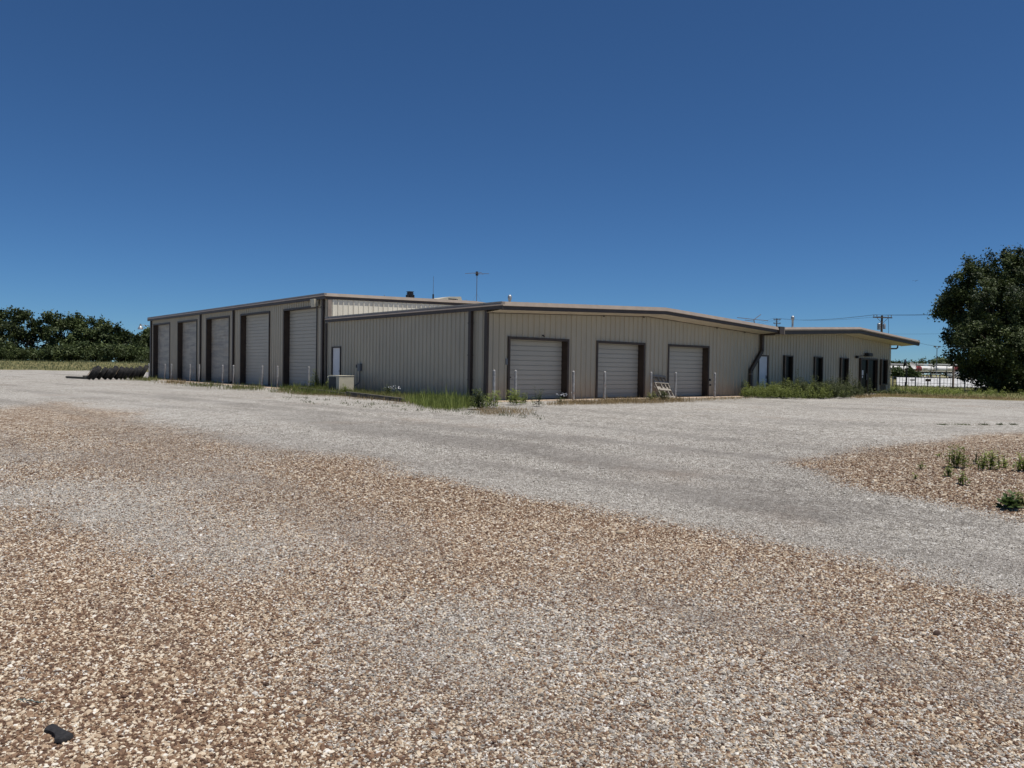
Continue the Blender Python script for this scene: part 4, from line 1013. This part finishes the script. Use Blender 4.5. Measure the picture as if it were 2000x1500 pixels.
# the far row of trees on the left
spec = [(-48,600,100,'broad dark tree leaving the frame, far left of the distant row'), (6,604,74,'leftmost fully leafy tree of the distant row'), (50,604,60,'tall rounded tree left of the first sky gap in the distant row'), (98,611,64,'airy tree right of the first sky gap, trunk forking in view'),
 (128,620,52,'thin-crowned tree over the small window of sky in the distant row'), (160,616,56,'double-topped tree right of the small window of sky'), (188,622,52,'round tree in the middle right of the distant row'), (213,630,44,'shorter tree stepping down towards the right end of the row'),
 (236,641,34,'last sloping tree at the right end of the distant row'), (266,656,34,'small separate tree between the row and the garage'), (292,645,46,'tree half hidden behind the garage corner')]
for i, (px, ty, wp, l) in enumerate(spec):
    rg = np.random.default_rng(100 + i); D = 150 + rg.uniform(-3, 6); q = at(px, D); q[2] = tz(q[0], q[1]); kk = FPX / D
    top = EYE + ray(px, ty) * D; H = top[2] - q[2]; Wd = wp / kk
    bl = []
    for j in range(20):
        f = rg.uniform(.26, .95); wid = Wd * .56 * (1 - abs(f - .62) * .9)
        r = Wd * rg.uniform(.15, .25); a = rg.uniform(0, 6.28); u = math.sqrt(rg.random()) * max(wid - r*.6, .1)
        bl.append((u*math.cos(a), u*math.sin(a), min(f * H, H - r * .9), r))
    bl.append((0, 0, H - Wd*.15, Wd*.15)); bl.append((0, 0, H*.6, Wd*.25))
    thin = i in (3, 4)
    V, T = crown_leaves(bl, 3000 if thin else 5200, .46, rg, .5, 1.8)
    g = empty('tree', tuple(q), 0, l, 'tree', 'trees beyond the field')
    link(quads_mesh('crown', V, T), 'crown', M['leaf_far'], g)
    limbs((0,0,0), [b[:3] for b in bl[:9]], .17, rg, (rg.normal(0,.3), rg.normal(0,.3), H*.30)).build('trunk', M['bark'], g, smooth=True)
protos = []
for i in range(4):
    rg = np.random.default_rng(200 + i); bl = [(rg.normal(0,.9), rg.normal(0,.7), rg.uniform(.6, 2.6), rg.uniform(.7, 1.2)) for _ in range(8)]
    V, T = crown_leaves(bl, 1500, .34, rg, .4, 3); g = empty('shrub'); link(quads_mesh('foliage', V, T), 'foliage', M['leaf_far'], g)
    v = MB(); v.tube([(0,0,-.2),(.1,0,1.2),(.0,.2,2.2)], [.08,.06,.02], 6); v.build('stem', M['bark'], g); protos.append(g)
rg = np.random.default_rng(300); used = set()
for i in range(44):
    px = -60 + i * 8.4 + rg.uniform(-4, 4); D = rg.uniform(143, 152); q = at(px, D); q[2] = tz(q[0], q[1]) - .1
    o = protos[i % 4] if i < 4 else copy_tree(protos[i % 4]); s = rg.uniform(.5, 1.25)
    o.location = tuple(q); o.scale = (s*1.1, s*1.1, s); o.rotation_euler = (0, 0, rg.uniform(0, 6.28))
    tag(o, 'dark leafy shrub in the thicket under the distant trees', 'shrub', 'shrubs under the distant trees')
# ------------------------------------------------------------------ beyond the building on the right
def pole(loc, h, arm, rz, label, transformer=False, arms=1):
    g = empty('utility_pole', tuple(loc), rz, label, 'utility pole')
    v = MB(); v.tube([(0,0,-.5),(0,0,h)], [.17,.11], 12); v.build('shaft', M['wood_pole'], g, smooth=True)
    pts = []
    for a in range(arms):
        z = h - .25 - a * .8
        v = MB(); v.box(-arm/2, arm/2, -.16, -.05, z - .06, z + .06); c = v.build('crossarm', M['wood_pole'], g)
        v = MB(); v.bar((-.7,-.1,z-.06),(0,-.08,z-.65),.05,.03); v.bar((.7,-.1,z-.06),(0,-.08,z-.65),.05,.03); v.build('brace', M['steel'], g)
        for x in (-arm*.46, -arm*.30, arm*.30, arm*.46):
            v = MB(); v.lathe([(.02,0),(.02,.08),(.055,.09),(.035,.13),(.06,.15),(.03,.22),(0,.23)], 10, c=(x,-.10,z+.06)); v.build('insulator', M['greybox'], c, smooth=True)
            pts.append((x, -.10, z + .29))
    if transformer:
        for x, r, hh, z in ((-.36,.18,.66,h-1.62),(.34,.13,.52,h-1.52)):
            v = MB(); v.lathe([(0,0),(r,0),(r,hh),(r*.7,hh+.06),(0,hh+.08)], 16, c=(x,0,z)); tr = v.build('transformer', M['galv'], g, smooth=True)
            v = MB(); v.tube([(x,0,z+hh),(x,0,z+hh+.16)], [.03,.02], 6); v.build('bushing', M['greybox'], tr)
            v = MB(); v.bar((x,0,z+hh*.7),(0,0,z+hh*.7),.08,.08); v.build('bracket', M['steel'], g)
        v = MB(); v.tube([(.75,-.1,h-.3),(.85,-.05,h-1.6),(.85,0,h-4.5)], .02, 6); v.build('drop_cable', M['black'], g)
    return g, pts
def top_from(px, py, D): return (EYE + ray(px, py) * D)[2]
LAT = math.atan2(R2[1], R2[0])
p1 = at(1515, 165, 0); p2 = at(1720, 88, 0); p3 = at(2085, 64, 0)
g1, c1 = pole(p1, top_from(1515, 622, 165), 1.8, LAT + R(20), 'distant utility pole just peeping over the office roof', arms=2)
g2, c2 = pole(p2, top_from(1720, 616, 88), 2.4, LAT + R(12), 'utility pole with crossarm and grey transformers behind the office', True)
g3, c3 = pole(p3, top_from(2085, 596, 64), 2.4, LAT + R(8), 'utility pole behind the big tree')
def wpos(g, p):
    a = g.rotation_euler.z; return Vector((g.location.x + p[0]*math.cos(a) - p[1]*math.sin(a), g.location.y + p[0]*math.sin(a) + p[1]*math.cos(a), g.location.z + p[2]))
def wire(a, b, sag, r, label, group):
    v = MB(); n = 14; v.tube([Vector(a).lerp(Vector(b), k / n) - Vector((0, 0, sag * 4 * (k/n) * (1 - k/n))) for k in range(n + 1)], r, 5)
    o = v.build('power_line', M['black']); tag(o, label, 'cable', group)
for k in (0, 1, 3):
    wire(wpos(g1, c1[k]), wpos(g2, c2[k]), .5, .012, 'thin power line between the distant pole and the transformer pole', 'lines from the distant pole')
    wire(wpos(g2, c2[k]), wpos(g3, c3[k]), .3, .010, 'thin power line running from the transformer pole to behind the big tree', 'lines towards the big tree')
p0 = at(1300, 240, 9.0)
for k in (0, 3):
    wire(wpos(g1, c1[k]), p0 + np.array([k*.3, 0, 0]), .6, .014, 'thin power line from the distant pole dropping behind the main roof', 'lines behind the main roof')
z2 = top_from(1725, 652, 88)
wire((p2[0], p2[1], z2), wpos(g3, (0, 0, top_from(2085, 640, 64))), .2, .008, 'lower thin service line right of the transformer pole', None)
wire((36.1, -.9, 3.45), wpos(g3, (0, 0, top_from(2085, 612, 64))), 1.3, .008, 'sagging service cable from the office roof corner to behind the tree', None)

# sunlit low concrete wall with the iron fence in front of it
def along(px0, px1, D0, D1):
    return at(px0, D0, 0), at(px1, D1, 0)
a, b = along(1753, 1925, 85, 78); L = np.hypot(*(b - a)[:2]); az = math.atan2((b-a)[1], (b-a)[0])
WW = NT('patchy pale concrete'); n_ = WW.noise(1.6, 6, .65); WWm = WW.done(WW.mix(WW.range(n_, .4, .62), (.30,.30,.29), (.55,.55,.54)), .8)
f0, f1 = at(1751, 94, 0), at(1932, 88, 0)
lowc = [(a[0],a[1],-.3),(b[0],b[1],-.3),(f1[0],f1[1],-.3),(f0[0],f0[1],-.3)]; topc = [(a[0],a[1],.06),(b[0],b[1],.06),(f1[0],f1[1],.92),(f0[0],f0[1],.92)]
v = MB(); v.add(lowc + topc, [(0,3,2,1),(4,5,6,7),(0,1,5,4),(1,2,6,5),(2,3,7,6),(3,0,4,7)]); o = v.build('concrete_ramp', WWm)
tag(o, 'pale sunlit concrete ramp behind the iron picket fence', 'ramp')
a, b = along(1744, 1935, 80, 72); L = np.hypot(*(b - a)[:2]); az = math.atan2((b-a)[1], (b-a)[0])
g = empty('picket_fence', tuple(a), az, 'low dark iron picket fence with a plain top rail before the pale ramp', 'fence')
v = MB(); v.box(0, L, -.02, .02, .96, 1.02); v.build('rail', M['steel'], g)
v = MB(); v.box(0, L, -.02, .02, .42, .45); v.build('rail', M['darkmetal'], g)
v = MB(); x = .1
while x < L: v.box(x-.014, x+.014, -.012, .012, -.1, .958); x += .32
v.build('picket', M['darkmetal'], g)
x = 0.
while x < L: v = MB(); v.box(x-.035, x+.035, -.035, .035, -.3, 1.08); v.build('post', M['steel'], g); x += 2.4
a, b = along(1738, 1960, 165, 160); L = np.hypot(*(b - a)[:2]); az = math.atan2((b-a)[1], (b-a)[0])
g = empty('chain_link_fence', tuple(a), az, 'tall thin post-and-rail wire fence in front of the tankers', 'fence')
v = MB(); v.tube([(0,0,3.15),(L,0,3.15)], .05, 6); v.build('rail', M['steel'], g)
for px in (1738, 1765, 1796, 1820, 1851, 1880, 1910):
    x = (px - 1738) / (1960 - 1738) * L; v = MB(); v.tube([(x,0,-.3),(x,0,3.2)], .07, 8); v.build('post', M['darkmetal'], g)
v = MB(); x = .0
for z in np.arange(.3, 3.1, .56): v.tube([(0,0,z),(L,0,z)], .008, 4)
v.build('wire', M['steel'], g)
g = empty('gate_post', tuple(at(1862, 73, 0)), 0, 'thick pale brown wooden post standing in front of the picket fence', 'post')
H = top_from(1862, 708, 73)
v = MB(); v.tube([(0,0,-.3),(0,0,H-.04)], [.10,.088], 12); v.build('shaft', M['wood_pink'], g, smooth=True)
v = MB(); v.tube([(0,0,H-.04),(0,0,H)], [.095,.08], 12); v.build('cap', M['wood_pink'], g)
# twin satellite dishes on a mast
q = at(1771, 68, 0); g = empty('satellite_dish', tuple(q), LAT, 'pair of satellite dishes, one pale and one seen dark from behind, on a black mast', 'satellite dish')
z1 = top_from(1771, 719, 68)
v = MB(); v.tube([(0,0,-.3),(0,0,z1)], .05, 10); v.tube([(0,0,.6),(-.12,0,.62),(-.12,0,.2)], .03, 6); v.build('mast', M['darkmetal'], g)
v = MB(); v.tube([(-.1,0,z1-.1),(.1,0,z1)], .05, 8); v.tube([(0,0,z1-.05),(.28,-.05,z1+.15)], .03, 6); v.tube([(0,0,z1-.05),(.0,.05,z1+.36)], .03, 6); v.build('bracket', M['darkmetal'], g)
def dish(nm, mat, c, rot, r):
    v = MB(); v.lathe([(0,0),(r*.4,.015),(r*.75,.06),(r,.115),(r*1.01,.108),(r*.75,.045),(r*.4,.0),(0,-.015)], 24)
    v.tube([(0,-r,.1),(0,-r*.4,.42),(0,-.02,.46)], .014, 6); v.box(-.04,.04,-.08,.03,.42,.52)
    o = v.build(nm, mat, g, smooth=True); o.location = c; o.rotation_euler = rot
dish('dish', paint('pale grey dish', (.52,.53,.53), .5), (.42,-.05,z1+.18), (R(62), 0, R(30)), .36)
dish('dish', paint('dark blue-grey dish', (.035,.042,.055), .5), (-.02,.1,z1+.42), (R(-82), R(0), R(48)), .34)
# small signs
q = at(1813, 70, 0); g = empty('sign', tuple(q), LAT, 'small dark brown sign board on a short post before the pale ramp', 'sign')
z1 = top_from(1813, 740, 70); z0 = top_from(1813, 745, 70)
v = MB(); v.box(-.23,.23,-.02,.02,z0,z1); v.build('board', M['trim'], g); v = MB(); v.box(-.04,.04,.0,.06,-.2,z1-.02); v.build('post', M['darkmetal'], g)
q = at(1782, 75.5, 0); v = MB(); v.box(-.21,.21,-.05,-.03,top_from(1782,743.5,75.5),top_from(1782,741,75.5)); v.bar((-.1,-.02,.6),(.1,-.02,.6),.02,.02)
o = v.build('fence_plate', M['darkmetal']); o.location = tuple(q); o.rotation_euler = (0,0,LAT); tag(o, 'narrow dark plate fixed to the picket fence near the dishes', 'sign')
# yard light
q = at(1829, 190, 0); H = top_from(1829, 680, 190); g = empty('yard_light', tuple(q), LAT, 'tall slim two-headed yard light pole beside the tree', 'light pole')
v = MB(); v.tube([(0,0,-.3),(0,0,H)], [.12,.08], 8); v.build('shaft', M['steel'], g)
for s in (-1, 1):
    v = MB(); v.tube([(0,0,H-.1),(s*.35,0,H),(s*.45,0,H+.25)], .05, 6); v.build('arm', M['steel'], g)
    v = MB(); v.box(s*.5-.25, s*.5+.25, -.18, .18, H+.2, H+.5); v.build('lamp_head', M['greybox'], g)
# tankers
RED = paint('dark red tank paint', (.19,.035,.03), .4, .1); TW = paint('white tank paint', (.74,.73,.70), .35, .06)
def tanker(px0, px1, D, red, label, yc=720.5):
    a, b = at(px0, D, 0), at(px1, D + 6, 0); L = np.hypot(*(b - a)[:2]); az = math.atan2((b-a)[1], (b-a)[0])
    zc = top_from((px0+px1)/2, yc + (px0+px1-3600)*.004, D); r = 6.1 / FPX * D
    g = empty('tank_trailer', tuple(a), az, label, 'tanker'); g['group'] = 'tankers in the yard beyond the fence'
    v = MB(); v.lathe([(0,0),(r*.5,.12),(r*.85,.36),(r,.8),(r,L-.8),(r*.85,L-.36),(r*.5,L-.12),(0,L)], 28, 'x', c=(0,0,zc)); v.build('tank', TW, g, smooth=True)
    for x0, x1 in red:
        v = MB(); v.lathe([(r*1.012,x0*L+.0),(r*1.012,x1*L)], 28, 'x', c=(0,0,zc))
        if x0 < .02: v.lathe([(0,-.03),(r*.52,.1),(r*.87,.34),(r*1.012,.78)], 28, 'x', c=(0,0,zc))
        v.build('red_band', RED, g, smooth=True)
    v = MB(); v.box(.5, L-.5, -.55, .55, zc+r+.42, zc+r+.75); v.build('walkway', TW, g)
    v = MB()
    for k in range(6): v.bar((.6+k*(L-1.2)/5, 0, zc+r-.02), (.6+k*(L-1.2)/5, 0, zc+r+.42), .06, .06)
    v.build('stanchion', M['steel'], g)
    v = MB(); v.box(.3, L-.3, -.5, .5, zc-r-.28, zc-r+.1); v.bar((L*.2,0,0),(L*.2,0,zc-r),.15,.15); v.build('chassis', M['darkmetal'], g)
    for x in (L*.68, L*.86):
        for y in (-1, .75):
            v = MB(); v.lathe([(.25,0),(.5,.02),(.5,.26),(.25,.28)], 20, 'y', c=(x,y,.5), closed=True); v.lathe([(0,.1),(.25,.1)], 14, 'y', c=(x,y,.5)); v.build('wheel', M['rubber'], g)
    v = MB(); v.bar((L*.45,-r*1.02,zc-r*.6),(L*.45,-r*1.02,zc+r*.2),.08,.04); v.box(L*.4,L*.62,-r*1.03,-r*1.005,zc+.05,zc+.25); v.build('marking', paint('tan stripe', (.45,.33,.12), .5), g)
tanker(1724, 1772, 282, [], 'white tank trailer at the left of the yard, partly behind the office corner')
tanker(1782, 1820, 280, [(0,.34)], 'tank trailer with a dark red left end and white barrel')
tanker(1826, 1874, 284, [(.66,.93)], 'longer white tank trailer with a dark red right end')
# white pick-up beyond the fence
q = at(1874, 200, 0); g = empty('pickup_truck', (q[0], q[1], .5), LAT, 'white pickup truck by the right end of the tankers, half behind the tree', 'pickup truck')
v = MB(); v.add([(x, y, z) for y in (-.9, .9) for x, z in ((-2.6,.45),(2.6,.45),(2.6,1.0),(1.4,1.1),(.9,1.75),(-.5,1.78),(-.75,1.1),(-2.6,1.1))], [tuple(range(8)), tuple(range(15,7,-1))] + [(i, 8+i, 8+(i+1)%8, (i+1)%8) for i in range(8)])
v.build('body', TW, g, bevel=.05)
v = MB(); v.box(-.4,.75,-.91,-.9,1.15,1.65); v.build('window', M['glass'], g)
for x in (-1.7, 1.7):
    for y in (-.92, .7):
        v = MB(); v.lathe([(.2,0),(.4,.02),(.4,.2),(.2,.22)], 18, 'y', c=(x,y,.4), closed=True); v.lathe([(0,.05),(.2,.05)], 12, 'y', c=(x,y,.4)); v.build('wheel', M['rubber'], g)
v = MB(); v.box(2.58,2.62,-.8,-.5,.8,.95); v.build('headlight', M['glass'], g)
# bushes and far trees on the right
def bush(px, D, w, h, n, leaf, mat, label, cat, group, seed, name, zoff=0.):
    rg = np.random.default_rng(seed); q = at(px, D); q[2] = tz(q[0], q[1]) + zoff
    bl = [(rg.normal(0, w*.22), rg.normal(0, w*.2), h * rg.uniform(.3, .78), min(w, h) * rg.uniform(.18, .3)) for _ in range(10)]
    V, T = crown_leaves(bl, n, leaf, rg, leaf * .9, 40 / max(1, w))
    g = empty(name, tuple(q), 0, label, cat, group); link(quads_mesh('foliage', V, T), 'foliage', mat, g)
    v = MB(); v.tube([(0,0,-.3),(.05,0,h*.3),(0,.1,h*.6)], [w*.03,w*.02,w*.01], 7); v.build('trunk', M['bark'], g)
bush(1757, 112, 2.2, 2.6, 1500, .26, M['leaf_bush'], 'dark green bush behind the fence, nearest the office corner', 'bush', 'bushes behind the fence', 71, 'bush')
bush(1778, 112, 3.0, 2.4, 1900, .26, M['leaf_bush'], 'wide dark green bush behind the satellite dishes', 'bush', 'bushes behind the fence', 72, 'bush')
rg = np.random.default_rng(80)
for i, (px, ty, w) in enumerate([(1735,706,9),(1750,705,10),(1766,704,9),(1788,708,6),(1818,703,9),(1836,702,12),(1849,698,9),(1866,702,12),(1890,700,14),(1920,698,16)]):
    D = 372 + rg.uniform(-10, 10); h = top_from(px, ty, D) * 1.06
    bush(px, D, w, h, 1300, .95, M['leaf_far'], 'small dark tree on the skyline beyond the tankers', 'tree', 'skyline trees beyond the tankers', 81 + i, 'tree')
# a bird high over the power pole
q = at(1788, 140, None, 549); v = MB()
v.add([(-.26,0,0),(-.1,.045,.02),(.14,.03,.02),(.3,0,.03),(.14,-.03,.02),(-.1,-.045,.02),(0,0,.07),(0,0,-.05)], [(i, (i+1) % 6, 6) for i in range(6)] + [((i+1) % 6, i, 7) for i in range(6)])
for s in (-1, 1): v.add([(.12,s*.03,.03),(-.06,s*.04,.03),(-.12,s*.32,.13),(-.02,s*.62,.10),(.06,s*.34,.14),(.03,s*.3,.11)], [(0,1,2,4),(2,3,4),(1,0,5),(5,2,1),(5,4,3),(3,2,5),(0,4,5)])
o = v.build('bird', M['black']); o.location = tuple(q); o.rotation_euler = (0, 0, LAT + R(40)); tag(o, 'tiny dark bird high in the clear sky above the power pole', 'bird')

# ------------------------------------------------------------------ light
ELEV, AZ = R(74), R(-63)          # azimuth measured from +X
S = Vector((math.cos(ELEV) * math.cos(AZ), math.cos(ELEV) * math.sin(AZ), math.sin(ELEV)))
ld = bpy.data.lights.new('sun', 'SUN'); ld.energy = 5.0; ld.angle = R(.5); ld.color = (1, .955, .89)
so = bpy.data.objects.new('sun', ld); col.objects.link(so); so.rotation_euler = S.to_track_quat('Z', 'Y').to_euler(); so.location = (0, 0, 60)
w = bpy.data.worlds.new('World'); scene.world = w; w.use_nodes = True
nt = w.node_tree; sky = nt.nodes.new('ShaderNodeTexSky'); sky.sky_type = 'NISHITA'; sky.sun_disc = False
sky.sun_elevation = ELEV; sky.sun_rotation = math.pi / 2 - AZ
sky.altitude = 3000; sky.air_density = 1.0; sky.dust_density = .6; sky.ozone_density = 10.0
bg = nt.nodes['Background']; bg.inputs['Strength'].default_value = .072
tint = nt.nodes.new('ShaderNodeMix'); tint.data_type = 'RGBA'; tint.blend_type = 'MULTIPLY'; tint.inputs['Factor'].default_value = 1
tint.inputs[7].default_value = (.67, .90, 1.0, 1)
nt.links.new(sky.outputs[0], tint.inputs[6]); nt.links.new(tint.outputs[2], bg.inputs['Color'])
scene.view_settings.view_transform = 'Standard'; scene.view_settings.look = 'None'
scene.view_settings.exposure = .08; scene.view_settings.gamma = 1
scene.cycles.max_bounces = 6; scene.cycles.diffuse_bounces = 4; scene.cycles.transparent_max_bounces = 4
scene.cycles.use_denoising = True
